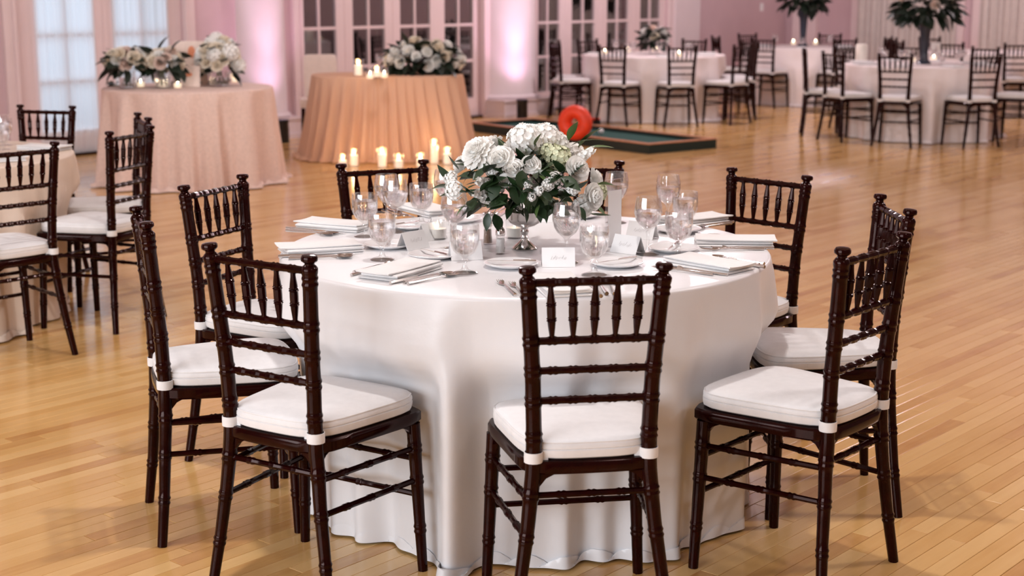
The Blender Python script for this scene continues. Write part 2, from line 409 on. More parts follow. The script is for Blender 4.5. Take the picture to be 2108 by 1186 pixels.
# the glazed terrace beyond the door-windows, and daylight outside the curtained one
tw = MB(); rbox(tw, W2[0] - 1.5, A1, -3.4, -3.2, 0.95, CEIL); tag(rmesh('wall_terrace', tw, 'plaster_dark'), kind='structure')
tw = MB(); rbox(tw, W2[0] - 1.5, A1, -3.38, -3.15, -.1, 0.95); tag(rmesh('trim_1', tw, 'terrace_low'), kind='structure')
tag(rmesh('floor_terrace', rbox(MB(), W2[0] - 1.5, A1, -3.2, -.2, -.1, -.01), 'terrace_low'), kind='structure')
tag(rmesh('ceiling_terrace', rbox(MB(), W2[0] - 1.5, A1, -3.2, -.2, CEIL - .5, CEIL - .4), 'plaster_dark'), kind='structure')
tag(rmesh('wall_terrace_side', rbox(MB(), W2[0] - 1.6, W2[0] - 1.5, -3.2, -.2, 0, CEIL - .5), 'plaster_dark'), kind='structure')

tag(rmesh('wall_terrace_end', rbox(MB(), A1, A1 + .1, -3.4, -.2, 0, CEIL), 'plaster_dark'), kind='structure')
light('terrace_fill', 'POINT', room(3.0, -1.6, 3.4), 190, WARM, .2)  # added light that lifts the terrace wall behind the panes
# round engaged columns on square plinths, lit from below
def column(name, u0, u1):
    bc = -.10; a0, a1 = wa(u0, .1), wa(u1, .1); c = (a0 + a1) / 2; r = (a1 - a0) / 2
    m = MB(); rbox(m, c - r - .07, c + r + .07, 0, bc + r + .05, 0, .05); rbox(m, c - r - .05, c + r + .05, 0, bc + r + .03, .05, .19)
    rbox(m, c - r - .065, c + r + .065, 0, bc + r + .045, .19, .215)
    m.lathe([(r + .03, .215), (r + .045, .235), (r + .03, .255), (r + .008, .262), (r, .275), (r * .97, 1.6), (r * .88, CEIL)], 48, (c, bc, 0), cap=False)
    o = rmesh(name, m, 'white_trim', None, True); tag(o, kind='structure'); return c, r
def pilaster(name, u0, u1, d=0.16):
    a0, a1 = wa(u0, d), wa(u1, d)
    m = MB(); rbox(m, a0, a1, 0, d, .24, CEIL)
    rbox(m, a0 - .05, a1 + .05, 0, d + .06, 0, .045); rbox(m, a0 - .03, a1 + .03, 0, d + .04, .045, .19); rbox(m, a0 - .045, a1 + .045, 0, d + .055, .19, .215); rbox(m, a0 - .02, a1 + .02, 0, d + .03, .215, .24)
    o = rmesh(name, m, 'white_trim'); tag(o, kind='structure'); return a0, a1
PA = column('trim_2', 496, 598); PB = column('trim_3', 1012, 1104)
pilaster('trim_4', 1390, 1440, 0.08)
m = MB(); e = wb(1636, A1); rbox(m, A1 - .1, A1, e, wb(1684, A1), 0, CEIL); tag(rmesh('trim_5', m, 'trim'), kind='structure')

# uplights: small black cans with a pink lens, one at the foot of each pilaster
def uplight(u, v, label, aim_a, power):
    p = room(wa(u, .56), .56); root = empty('uplight', p, ROT, label, 'uplight', 'pink uplights at the columns')
    link('housing', MB().lathe([(.062,.02),(.066,.03),(.066,.2),(.07,.205),(.07,.235),(.058,.235),(.056,.215),(0,.215)], 20).mesh('housing', 'black'), root)
    link('lens', MB().lathe([(.055,.218),(.03,.224),(0,.225)], 20).mesh('lens', 'lens'), root)
    b = MB(); b.box((-.075,-.02,0),(.075,.02,.02)); b.box((-.08,-.012,0),(-.07,.012,.16)); b.box((.07,-.012,0),(.08,.012,.16))
    link('bracket', b.mesh('bracket', 'black', False), root)
    l = light('uplight_beam', 'SPOT', p + Vector((0,0,.27)), power, (1.0, 0.58, 0.92), 0.05, room(aim_a, 0.22, 1.6), spot=96, blend=1.0)
    l2 = light('uplight_core_beam', 'SPOT', p + Vector((0,0,.27)), power * 2.6, (1.0, 0.66, 0.94), 0.05, room(aim_a, 0.22, 2.4), spot=50, blend=1.0)
    for q in (l, l2): q.parent = root; q.matrix_parent_inverse = (Matrix.Translation(p) @ Matrix.Rotation(ROT, 4, 'Z')).inverted()
    return root
uplight(576, 288, 'black pink-lensed uplight on the floor just right of the round lace-covered table', PA[0], 30)
uplight(1075, 238, 'black pink-lensed uplight at the foot of the round column above the white flowers', PB[0], 30)
# outlet plate on the end wall, curtains
def curtain(name, c0, c1, plane, along, zt, label, mname, folds, amp, group=None, seedv=1):
    rg = random.Random(seedv); ph = [rg.uniform(0, 6.28) for _ in range(4)]; nu = folds * 10
    def fn(i, j):
        t = i / (nu - 1); x = c0 + (c1 - c0) * t
        d = amp * (math.sin(folds * 6.283 * t + 0.9 * math.sin(3.1 * 6.283 * t + ph[0])) * 0.7 + 0.4 * math.sin(folds * 0.43 * 6.283 * t + ph[1]))
        z = zt - (zt - .02) * j / 5
        return (x, plane + d, z) if along == 'a' else (plane + d, x, z)
    m = MB().grid(fn, nu, 6); o = rmesh(name, m, mname, None, True)
    return tag(o, label, 'curtain', group)
curtain('sheer_curtain', wa(76), wa(199), -.016, 'a', WTOP, 'white sheer curtain in the daylit door-window at the far left', 'sheer', 9, .010, 'sheer daylit curtains', 1)
curtain('sheer_curtain', wa(236), wa(352), -.016, 'a', WTOP, 'white sheer curtain in the daylit door-window behind the lace-covered table', 'sheer', 9, .010, 'sheer daylit curtains', 2)
curtain('drape', E1[0] - .02, E1[1] + .02, A1 - .075, 'b', WTOP + .1, 'grey pleated drape behind the tall dark centrepiece', 'drape', 17, .03, 'grey drapes on the end wall', 3)
curtain('drape', E2[0] - .02, E2[1] + .02, A1 - .075, 'b', WTOP + .1, 'grey pleated drape at the top right corner', 'drape', 15, .03, 'grey drapes on the end wall', 4)
light('daylight_window', 'AREA', room((W1[0] + W1[1]) / 2, -.75, 1.6), 165, (0.64, 0.88, 1.08), 2.6, room((W1[0] + W1[1]) / 2, 1, 1.45), 3.0)

sw_ = empty('switch_plate', room(wa(1565), .0, 1.27), 0, 'small pale switch plate high on the mauve wall at upper right', 'switch')
for n_, w__, d_, z_ in (('plate', .045, .008, .06), ('rocker', .014, .013, .025)):
    q = rmesh(n_, rbox(MB(), wa(1565) - w__, wa(1565) + w__, 0.0005, d_, 1.27 - z_, 1.27 + z_), 'card'); q.parent = sw_; q.matrix_parent_inverse = Matrix.Translation(-Vector(sw_.location))

# ------------------------------------------------------------------ the chair: ladder-and-spindle ballroom chair
SEG = 10
def lerp(a, b, t): return a + (b - a) * t
def smooth_interp(keys, z):
    for (z0, v0), (z1, v1) in zip(keys, keys[1:]):
        if z <= z1:
            t = (z - z0) / (z1 - z0); t = t * t * (3 - 2 * t) if 0 else t; return lerp(v0, v1, t)
    return keys[-1][1]
PXK = [(0, .196), (.12, .178), (.28, .155), (.42, .1405), (.50, .139), (.65, .1435), (.92, .1612)]
PYK = [(0, -.2185), (.15, -.203), (.35, -.1885), (.46, -.185), (.6, -.190), (.92, -.2166)]
def ringed(z, base, rings, h=.0026, w_=.0042):
    r = base
    for q in rings: r += h * math.exp(-((z - q) / w_) ** 2)
    return r
def post_mesh(s):
    zs = sorted(set([i * .016 for i in range(int(.876 / .016) + 1)])); rings = []
    for c in (.855, .74, .667, .593, .505): rings += [c - .008, c + .008]
    for c in (.36, .255, .13): rings += [c - .007, c + .007]
    zz = set(zs)
    for q in rings: zz.update((q - .006, q, q + .006))
    pts, rad = [], []
    for z in sorted(zz):
        if z > .874: continue
        base = lerp(.0138, .0195, min(1, z / .42)) if z < .42 else lerp(.0195, .0186, (z - .42) / .45)
        pts.append((s * smooth_interp(PXK, z), smooth_interp(PYK, z), z)); rad.append(ringed(z, base, rings))
    for z, r in ((.877,.0208),(.886,.0210),(.892,.0172),(.896,.0125),(.900,.0122),(.904,.0175),(.907,.0208),(.914,.0210),(.919,.0182),(.9205,.009)):
        pts.append((s * smooth_interp(PXK, z), smooth_interp(PYK, z), z)); rad.append(r)
    return MB().tube(pts, rad, SEG).mesh('back_post', 'wood')
def front_leg_mesh(s):
    rings = [.345-.007,.345+.007,.257-.007,.257+.007,.12-.007,.12+.007]
    zz = set([i * .0345 for i in range(13)])
    for q in rings: zz.update((q - .006, q, q + .006))
    pts, rad = [], []
    for z in sorted(zz):
        pts.append((s * lerp(.2053, .186, z / .42), lerp(.168, .158, z / .42), z)); rad.append(ringed(z, lerp(.0138, .0195, z / .42), rings))
    return MB().tube(pts, rad, SEG).mesh('front_leg', 'wood')
def bar_mesh(name, p0, p1, r, nodes, seg=8, h=.0022):
    p0, p1 = Vector(p0), Vector(p1); L = (p1 - p0).length; ts = {0.0, 1.0}
    cs = []
    for k in range(nodes):
        c = (k + 1) / (nodes + 1); cs += [c - .006 / L, c + .006 / L]
        ts.update((c - .013 / L, c - .006 / L, c, c + .006 / L, c + .013 / L))
    pts, rad = [], []
    for t in sorted(ts):
        pts.append(p0.lerp(p1, t)); rad.append(ringed(t * L, r, [c * L for c in cs], h, .003))
    return MB().tube(pts, rad, seg).mesh(name, 'wood')
def post_at(s, z): return Vector((s * smooth_interp(PXK, z), smooth_interp(PYK, z), z))
def spindle_mesh(x, zt, zb):
    prof = [(0,.0058),(.12,.0066),(.26,.0092),(.33,.0102),(.345,.0128),(.36,.0104),(.385,.0128),(.40,.0106),(.5,.0108),(.60,.0104),(.615,.0126),(.63,.0104),(.655,.0126),(.67,.0100),(.76,.0088),(.9,.0064),(1,.0056)]
    k0 = smooth_interp(PXK, zt); k1 = smooth_interp(PXK, zb); y0 = smooth_interp(PYK, zt); y1 = smooth_interp(PYK, zb)
    pts = [(x * lerp(k0, k1, t), lerp(y0, y1, t), lerp(zt, zb, t)) for t, r in prof]
    return MB().tube(pts, [r for t, r in prof], 8).mesh('spindle', 'wood')
def seat_outline(off=0.0, n=48, p=5.0):
    pts = []
    for k in range(n):
        t = 2 * math.pi * k / n; c, s = math.cos(t), math.sin(t)
        q = (abs(c) ** p + abs(s) ** p) ** (-1 / p); x, y = c * q, s * q
        yy = y * (.198 - off); hw = lerp(.163, .211, (y + 1) / 2) - off
        pts.append((x * hw, yy - .004 * (1 - x * x) * (1 if y < 0 else -1) * 2))
    return pts
def seat_frame_mesh():
    m = MB(); n = 48; rows = [(.03,.412),(.004,.414),(0,.419),(0,.441),(.004,.446),(.03,.447)]
    outs = [seat_outline(o, n, 9.0) for o, z in rows]
    m.grid(lambda i, j: (outs[j][i][0], outs[j][i][1], rows[j][1]), n, len(rows), True)
    base = len(m.v) - n; m.f.append(tuple(base + k for k in range(n))); m.f.append(tuple(range(n - 1, -1, -1))); m.m += [0, 0]
    for sx in (-1, 1):                                   # corner brackets under the frame
        for (x, y, dx, dy) in ((sx*.186,.158,-sx,0),(sx*.186,.158,0,-1),(sx*.14,-.185,-sx,0),(sx*.14,-.185,0,1)):
            w_ = .006; px, py = -dy * w_, dx * w_
            pr = [(0,.35),(.012,.38),(.03,.402),(.055,.414),(0,.414)]
            vs = [(x + dx*a + px, y + dy*a + py, z) for a, z in pr] + [(x + dx*a - px, y + dy*a - py, z) for a, z in pr]
            m.add(vs, [(0,1,2,3,4),(9,8,7,6,5)] + [(k, 5 + k, 5 + (k+1) % 5, (k+1) % 5) for k in range(5)])
    return m.mesh('seat_frame', 'wood')
def cushion_mesh():
    m = MB(); n = 48
    rows = [(.03,.4475),(.014,.4485),(.007,.453),(.005,.462),(.0045,.471),(.0075,.473),(.005,.475),(.0055,.484),(.010,.491),(.024,.496),(.06,.500),(.11,.502),(.16,.5025)]
    outs = [seat_outline(o, n) for o, z in rows]
    m.grid(lambda i, j: (outs[j][i][0], outs[j][i][1], rows[j][1]), n, len(rows), True)
    base = len(m.v) - n; m.f.append(tuple(base + k for k in range(n))); m.f.append(tuple(range(n - 1, -1, -1))); m.m += [0, 0]
    return m.mesh('cushion', 'cushion')
def piping_mesh():
    pts = [(x, y, .4895) for x, y in seat_outline(.0085, 48)]; pts.append(pts[0]); 
    return MB().tube(pts, .0022, 6, cap=False).mesh('piping', 'cushion')
def strap_mesh(s):
    p = post_at(s, .456); m = MB().lathe([(.0212,-.013),(.0228,-.0125),(.0232,0),(.0228,.0125),(.0212,.013)], 14, p, cap=False)
    m.box((min(s*.13, s*.105), -.188, .447), (max(s*.13, s*.105), -.172, .468))
    return m.mesh('tie_strap', 'cushion')
RAIL_Z = (.880, .740, .667, .593)
CH = []
for s in (-1, 1): CH.append(('back_post', post_mesh(s), None)); CH.append(('front_leg', front_leg_mesh(s), None))
for z, r, n in zip(RAIL_Z, (.0098, .0094, .0092, .0092), (5, 5, 5, 5)): CH.append(('back_rail', bar_mesh('back_rail', post_at(-1, z), post_at(1, z), r, n), None))
for k in range(5): CH.append(('spindle', spindle_mesh((k - 2) / 3, .878, .742), None))
CH.append(('seat_frame', seat_frame_mesh(), None))
def leg_at(s, z): return Vector((s * lerp(.2053, .186, z / .42), lerp(.168, .158, z / .42), z))
for z in (.315, .215): CH.append(('stretcher', bar_mesh('stretcher', leg_at(-1, z), leg_at(1, z), .0082, 3), None))
for s in (-1, 1):
    for z in (.345, .257): CH.append(('stretcher', bar_mesh('stretcher', leg_at(s, z), post_at(s, z), .0082, 3), None))
CH.append(('stretcher', bar_mesh('stretcher', post_at(-1, .36), post_at(1, .36), .0082, 3), None))
CH.append(('cushion', cushion_mesh(), None))
CSUB = [('piping', piping_mesh()), ('tie_strap', strap_mesh(-1)), ('tie_strap', strap_mesh(1))]
def chair(x, y, deg, label, group):
    e = empty('ballroom_chair', (x, y, 0), R(deg - 90), label, 'chair', group)
    for n, me, _ in CH:
        o = link(n, me, e)
        if n == 'cushion':
            o['label'] = 'white padded seat cushion'
            for n2, me2 in CSUB: link(n2, me2, o)
    return e

# ------------------------------------------------------------------ cloths on round tables
def cloth(name, cx, cy, Rt, zt, mname, nf, amp, flare, seedv, pool=0.05, push=(), nseg=420, label=None, cat='tablecloth', group=None, sharp=1.0, rect=None):
    rg = random.Random(seedv); ph = [rg.uniform(0, 6.283) for _ in range(8)]
    prof = []                                             # (fraction of the drop, pool position)
    for k in range(5): prof.append(('top', k / 5))
    for k in range(6): prof.append(('edge', k / 5))
    for k in range(1, 27): prof.append(('drop', k / 26))
    for k in range(1, 8): prof.append(('pool', k / 7))
    def base(th):
        if rect is None: return Rt, Rt
        hx, hy, p = rect; c, s = math.cos(th), math.sin(th)
        q = (abs(c / hx) ** p + abs(s / hy) ** p) ** (-1 / p); return q, q
    def fold(th):
        wv = nf * th + 0.9 * math.sin(2 * th + ph[0]) + 0.7 * math.sin(3 * th + ph[1]) + 0.5 * math.sin(5 * th + ph[4])
        p = (wv / 6.283185) % 1.0; k = .72                # broad panel, then a quick return: the fold's shadowed edge
        v = p / k if p < k else 1 - (p - k) / (1 - k); v = v * v * (3 - 2 * v) * 2 - 1
        env = 0.7 + 0.3 * math.sin(4 * th + ph[2])
        return env * v + 0.22 * math.sin(round(1.7 * nf) * th + ph[3]) * (0.5 + 0.5 * math.sin(3 * th + ph[5]))
    lim = [9.0] * nseg                                    # how far out the hanging cloth may reach: it stays behind the chairs' front legs
    for (px, py, deg) in push:
        fx, fy = math.cos(R(deg)), math.sin(R(deg))
        for i in range(nseg):
            th = 2 * math.pi * i / nseg; ux, uy = math.cos(th), math.sin(th); r = 1.3
            if ux * fx + uy * fy > 0: continue
            while r > .4:
                dx, dy = cx + r * ux - px, cy + r * uy - py; ly = dx * fx + dy * fy; lx = dx * fy - dy * fx
                if abs(lx) > .235 or ly > .212 or ly < -.3: r -= .01
                else: break
            if r > .4:
                while r > .4:
                    dx, dy = cx + r * ux - px, cy + r * uy - py
                    if dx * fx + dy * fy < .212: r -= .005
                    else: break
                lim[i] = min(lim[i], r)
    if push:
        W_ = max(2, nseg // 130); cap = [min(v, Rt + .10) for v in lim]
        cap = [min(cap[(i + q) % nseg] for q in range(-W_, W_ + 1)) for i in range(nseg)]
        for _ in range(2): cap = [sum(cap[(i + q) % nseg] for q in range(-W_, W_ + 1)) / (2 * W_ + 1) for i in range(nseg)]
    def fn(i, j):
        th = 2 * math.pi * i / nseg; kind, t = prof[j]; Rr, _ = base(th)
        er = .012
        if kind == 'top': r = (Rr - er) * (0.02 + 0.98 * t) if t else 0.02; z = zt
        elif kind == 'edge':
            a = t * math.pi / 2; r = Rr - er + er * math.sin(a); z = zt - er + er * math.cos(a)
        else:
            s = t if kind == 'drop' else 1.0
            zd = zt - er; z = zd - (zd - .006) * s
            g_ = s ** 0.6; f = fold(th)
            f += .42 * s * math.sin(round(nf * 2.7) * th + 2 * math.sin(3 * th + ph[2]) + ph[1]) * (.5 + .5 * math.sin(5 * th + ph[3]))
            r = Rr + amp * g_ * (f + .35) + flare * s ** 1.3
            if push:
                k = min(1, max(0, (zt - .15 - z) / .13)); k = k * k * (3 - 2 * k)
                c_ = cap[i] - .006 - .022 * s + (.006 + .026 * s) * f; tgt = min(r + .02, c_) if c_ < r + .05 else r + .02
                r += k * (tgt - r)
            if kind == 'pool':
                r += (pool if not push or cap[i] > Rt else pool * .2) * t * (0.7 + 0.5 * math.sin(3 * th + ph[6])); z = .006 + .034 * abs(math.sin(nf * 1.5 * th + ph[7] + 2.2 * t)) * math.sin(math.pi * t) + .002
        return (r * math.cos(th), r * math.sin(th), z)
    m = MB().grid(fn, nseg, len(prof), True)
    m.f.append(tuple(range(nseg - 1, -1, -1))); m.m.append(0)
    o = link(name, m.mesh(name, mname), None, (cx, cy, 0))
    return tag(o, label, cat, group)
def round_table(cx, cy, Rt, zt, label):
    e = empty('round_table', (cx, cy, 0), 0, label, 'table')
    link('table_top', MB().lathe([(0,zt-.03),(Rt-.02,zt-.03),(Rt-.015,zt-.02),(Rt-.02,zt-.006),(0,zt-.006)], 40).mesh('table_top', 'board_rail'), e)
    for k in range(4):
        t = k * math.pi / 2 + .4; c, s = math.cos(t), math.sin(t)
        link('leg', MB().tube([(c*.36, s*.36, zt-.03), (c*.40, s*.40, 0)], .016, 8).mesh('leg', 'silver'), e)

# ------------------------------------------------------------------ main table
TX, TY, TR, TZ = 0.0397, 4.4167, 0.738, 0.768
MAIN = [('C1', -.504, 3.726, 57.9, 'dark mahogany ballroom chair at the front left of the main table, back to the camera'),
        ('C2', .161, 3.546, 98.7, 'dark mahogany ballroom chair seen squarely from behind at front of main table'),
        ('C3', .754, 3.821, 138.5, 'dark mahogany ballroom chair at the front right of the main table, its four legs showing'),
        ('C4', .926, 4.361, 181.3, 'dark mahogany ballroom chair at main table partly hidden behind the front right chair'),
        ('C5', .735, 4.955, 223.5, 'dark mahogany ballroom chair at right rear of main table, back rising above the napkins'),
        ('C6', .197, 5.248, 258.9, 'dark mahogany ballroom chair almost hidden behind the white flower centrepiece'),
        ('C7', -.382, 5.207, 295.4, 'dark mahogany ballroom chair behind the main table just left of the white flowers'),
        ('C8', -.796, 4.788, 334.7, 'dark mahogany ballroom chair at left rear of main table, seen at an angle'),
        ('C9', -.841, 4.186, 18.7, 'dark mahogany ballroom chair at left of main table, back seen edge-on')]
push = []
for n, x, y, a, lab in MAIN:
    chair(x, y, a, lab, 'chairs around the main table')
    push.append((x, y, a))
cloth('tablecloth', TX, TY, TR, TZ, 'satin', 14, .038, .045, 4, .06, push, 720, 'floor-length white satin cloth on the round main table in front')
round_table(TX, TY, TR - .01, TZ, 'round folding table hidden under the white satin cloth')

# ------------------------------------------------------------------ left table with its chairs
cloth('tablecloth', -2.85, 7.0, .74, .765, 'cream_cloth', 11, .035, .05, 9, .05, ((-2.17, 6.16, 138), (-1.94, 6.80, 160), (-2.06, 7.38, 203), (-2.6, 7.89, 255)), 300, 'cream floor-length cloth on the table cut off at the left edge')
for x, y, a, lab in ((-2.17, 6.16, 138, 'dark ballroom chair cut off by the left picture edge'),
        (-1.94, 6.80, 160, 'dark ballroom chair with white cushion facing left, right of the cream-clothed table'),
        (-2.06, 7.38, 203, 'dark ballroom chair half hidden behind the chair right of the cream-clothed table'),
        (-2.6, 7.89, 255.2, 'dark ballroom chair behind the cream-clothed table, in front of the daylit curtain')):
    chair(x, y, a, lab, 'chairs around the left table')

# ------------------------------------------------------------------ tableware
def tp(u, v): return gp(u, v, TZ)
WHO = {'C1': 'front left', 'C2': 'front centre', 'C3': 'front right', 'C4': 'right', 'C5': 'right rear', 'C6': 'rear', 'C7': 'rear left', 'C8': 'left rear', 'C9': 'left'}
SEAT = {n: (Vector((x, y, 0)) - Vector((TX, TY, 0))).normalized() for n, x, y, a, l in MAIN}
def setting_pos(n, r, t):                                 # r from the table centre, t to the sitter's right
    e = SEAT[n]; right = Vector((-e.y, e.x, 0)); p = Vector((TX, TY, TZ)) + e * r + right * t; p.z = TZ; return p
def setting_rot(n): return math.atan2(-SEAT[n].y, -SEAT[n].x) - math.pi / 2   # local +y points to the table centre
WINE = [(0,.0),(.034,.0),(.035,.002),(.028,.005),(.008,.010),(.0045,.02),(.0042,.055),(.006,.068),(.012,.076),(.027,.088),(.037,.105),(.0415,.125),(.0405,.145),(.0355,.172),(.0345,.172),(.0395,.145),(.0405,.125),(.036,.106),(.026,.090),(.010,.079),(0,.077)]
WINEWATER = [(0,.0785),(.0095,.0800),(.0255,.0912),(.0353,.1065),(.0396,.124),(.0392,.132),(0,.132)]
GOB = [(0,0),(.035,0),(.036,.002),(.029,.005),(.011,.010),(.0065,.02),(.006,.030),(.011,.038),(.008,.042),(.016,.050),(.030,.062),(.0385,.080),(.0415,.100),(.0415,.122),(.0395,.138),(.0385,.138),(.0403,.122),(.0403,.100),(.0373,.081),(.029,.064),(.014,.053),(0,.051)]
GOBWATER = [(0,.0525),(.0138,.0545),(.0285,.0653),(.0365,.0815),(.0394,.100),(.0396,.116),(0,.116)]
wine_me = MB().lathe(WINE, 28, cap=False).mesh('bowl_and_stem', 'glass'); winew_me = MB().lathe(WINEWATER, 24).mesh('water', 'water')
gob_me = MB().lathe(GOB, 28, cap=False).mesh('bowl_and_stem', 'glass'); gobw_me = MB().lathe(GOBWATER, 24).mesh('water', 'water')
def cut_rib():
    m = MB()
    for k in range(14):
        t = 2 * math.pi * k / 14; pts = [((r + .0006) * math.cos(t), (r + .0006) * math.sin(t), z) for r, z in ((.016,.050),(.030,.062),(.0385,.080),(.0410,.094))]
        m.tube(pts, [.0008, .0016, .0018, .0006], 5)
    return m.mesh('cut_rib', 'glass')
rib_me = cut_rib()
def glassware(kind, p, label, grp):
    e = empty('wine_glass' if kind == 'w' else 'water_goblet', p, random.uniform(0, 6), label, 'glass', grp)
    link('glass_body', wine_me if kind == 'w' else gob_me, e); link('water', winew_me if kind == 'w' else gobw_me, e)
    if kind == 'g': link('cut_pattern', rib_me, e)
    return e
GL = [('C1','g',(957,562),'on the table right of the front left place card'),('C1','w',(936,512),'just behind the front left water goblet'),
      ('C2','g',(1223,566),'in front of the narrow white sign'),('C2','w',(1166,541),'behind the upright white place card'),
      ('C3','g',(1396,530),'at the front right setting between two plates'),('C3','w',(1333,524),'at the front right setting, left of the goblet'),
      ('C4','g',(1409,482),'at the right setting behind the front right goblet'),('C4','w',(1374,466),'at the right setting, tallest above the plates'),
      ('C5','w',(1268,459),'partly behind the narrow white sign'),
      ('C6','g',(1098,450),'hidden behind the flower centrepiece'),('C6','w',(1152,447),'hidden behind the flowers, right of the silver bowl'),
      ('C7','g',(868,462),'standing alone before the rear left chair'),('C7','w',(918,452),'at the left edge of the white flowers'),
      ('C8','g',(752,487),'leftmost on the main table'),('C8','w',(797,465),'farthest back in the left cluster of glasses'),
      ('C9','g',(787,535),'nearest in the left cluster of glasses'),('C9','w',(815,478),'in the middle of the left cluster of glasses')]
for n, k, (u, v), where in GL:
    glassware(k, tp(u, v), ('clear cut water goblet ' if k == 'g' else 'clear tall wine glass with water ') + where, 'goblets on the main table' if k == 'g' else 'wine glasses on the main table')

def soft_slab(m, w_, l_, z0, z1, c=(0, 0), rot=0.0, bend=0.0, n=7, mi=0):
    co, si = math.cos(rot), math.sin(rot); rows = [(.004, z0), (0, z0 + (z1 - z0) * .35), (0, z0 + (z1 - z0) * .65), (.004, z1)]
    def outl(off):
        hx, hy = w_ / 2 - off, l_ / 2 - off; pts = []
        for k in range(n): pts.append((-hx + 2*hx*k/n, -hy))
        for k in range(n): pts.append((hx, -hy + 2*hy*k/n))
        for k in range(n): pts.append((hx - 2*hx*k/n, hy))
        for k in range(n): pts.append((-hx, hy - 2*hy*k/n))
        return pts
    outs = [outl(o) for o, z in rows]; N = 4 * n
    def fn(i, j):
        x, y = outs[j][i]; z = rows[j][1] + bend * ((x / w_) ** 2 * 1.2 + (y / l_) ** 2 * .8) * (1 if j > 1 else .5)
        return (c[0] + co * x - si * y, c[1] + si * x + co * y, z)
    b0 = len(m.v); m.grid(fn, N, 4, True, mi); m.f.append(tuple(b0 + 3 * N + k for k in range(N))); m.f.append(tuple(b0 + k for k in range(N - 1, -1, -1))); m.m += [mi, mi]
nap_low = MB(); soft_slab(nap_low, .125, .235, .0005, .007); nap_low = nap_low.mesh('lower_fold', 'napkin')
nap_up = MB(); soft_slab(nap_up, .118, .232, .0072, .0165, (.004, .002), .02, .004); nap_up = nap_up.mesh('upper_fold', 'napkin')
nap_flap = MB(); soft_slab(nap_flap, .112, .245, .0168, .0205, (-.003, -.006), -.035, .010); nap_flap = nap_flap.mesh('top_flap', 'napkin')
def napkin(p, rz, label):
    e = empty('folded_napkin', p, rz, label, 'napkin', 'folded napkins on the main table')
    link('lower_fold', nap_low, e); link('upper_fold', nap_up, e); link('top_flap', nap_flap, e)
NP = {'C1': (826, 563, 8), 'C2': (1152, 594, 4), 'C3': (1457, 550, -6), 'C4': (1510, 503, 0), 'C5': (1425, 459, -4), 'C6': (1090, 440, 0), 'C7': (880, 438, 5), 'C8': (690, 470, 0), 'C9': (660, 517, 6)}
for n, (u, v, tw) in NP.items():
    napkin(tp(u, v), setting_rot(n) + R(tw), 'folded white linen napkin before the %s chair of the main table' % WHO[n])
def fork_mesh():
    m = MB(); m.tube([(0,-.095,.003),(0,-.07,.0035),(0,.02,.006),(0,.045,.0035)], [.0050,.0042,.0022,.0028], 6)
    m.tube([(0,.043,.0035),(0,.055,.003),(0,.062,.003)], [.003,.0085,.0095], 6)
    for k in (-1.5, -.5, .5, 1.5): m.tube([(k*.0052,.060,.003),(k*.0052,.085,.0045),(k*.0050,.096,.007)], [.0014,.0013,.0008], 5)
    return m.mesh('fork', 'silver')
def knife_mesh():
    m = MB(); m.tube([(0,-.115,.004),(0,-.08,.005),(0,-.01,.0045)], [.0055,.0052,.0038], 6)
    m.add([(-.004,-.01,.001),(.006,-.01,.001),(.0075,.06,.001),(.002,.108,.001),(-.004,.11,.001),(-.004,-.01,.003),(.006,-.01,.003),(.0075,.06,.002),(.002,.108,.002),(-.004,.11,.003)],
        [(4,3,2,1,0),(5,6,7,8,9)] + [(k,(k+1)%5,5+(k+1)%5,5+k) for k in range(5)])
    return m.mesh('knife', 'silver')
def spoon_mesh():
    m = MB(); m.tube([(0,-.09,.004),(0,-.06,.0035),(0,.03,.006),(0,.05,.003)], [.0055,.0042,.0022,.003], 6)
    def fn(i, j):
        t = 2 * math.pi * i / 12; rr = j / 3; return (rr * .0155 * math.cos(t), .072 + rr * .025 * math.sin(t), .001 + .006 * rr * rr)
    m.grid(fn, 12, 4, True); return m.mesh('spoon', 'silver')
FORK, KNIFE, SPOON = fork_mesh(), knife_mesh(), spoon_mesh()
def cutlery(name, me, p, rz, label, grp):
    return tag(link(name, me, None, (p.x, p.y, TZ + .0008), (0, 0, rz)), label, 'cutlery', grp)
for n in NP:
    rz = setting_rot(n); c = tp(NP[n][0], NP[n][1]); e = SEAT[n]; right = Vector((-e.y, e.x, 0)); w_ = WHO[n]
    dx = -.085 if n != 'C2' else -.112
    cutlery('dinner_fork', FORK, c + right * dx + e * .02, rz + R(3), 'silver dinner fork beside the napkin of the %s setting' % w_, 'forks on the main table')
    cutlery('salad_fork', FORK, c + right * (dx - .026) - e * .012, rz + R(5), 'silver salad fork, outer fork of the %s setting' % w_, 'forks on the main table')
    cutlery('dinner_knife', KNIFE, c + right * .088 + e * .02, rz - R(2), 'silver dinner knife beside the napkin of the %s setting' % w_, 'knives on the main table')
    cutlery('teaspoon', SPOON, c + right * .110 + e * .015, rz - R(3), 'silver teaspoon, inner spoon of the %s setting' % w_, 'spoons on the main table')
    cutlery('soup_spoon', SPOON, c + right * .134 + e * .02, rz - R(6), 'silver soup spoon, outer spoon of the %s setting' % w_, 'spoons on the main table')
plate_me = MB().lathe([(0,.004),(.046,.004),(.050,.0055),(.072,.0125),(.0765,.0135),(.0785,.0125),(.0745,.009),(.052,.001),(.048,0),(0,0)], 36).mesh('bread_plate', 'china')
PL = {'C1': (893, 530), 'C2': (1052, 549), 'C3': (1270, 547), 'C4': (1386, 517), 'C5': (1395, 477), 'C6': (1190, 447), 'C7': (945, 456), 'C8': (835, 470), 'C9': (800, 509)}
PB_ = {}
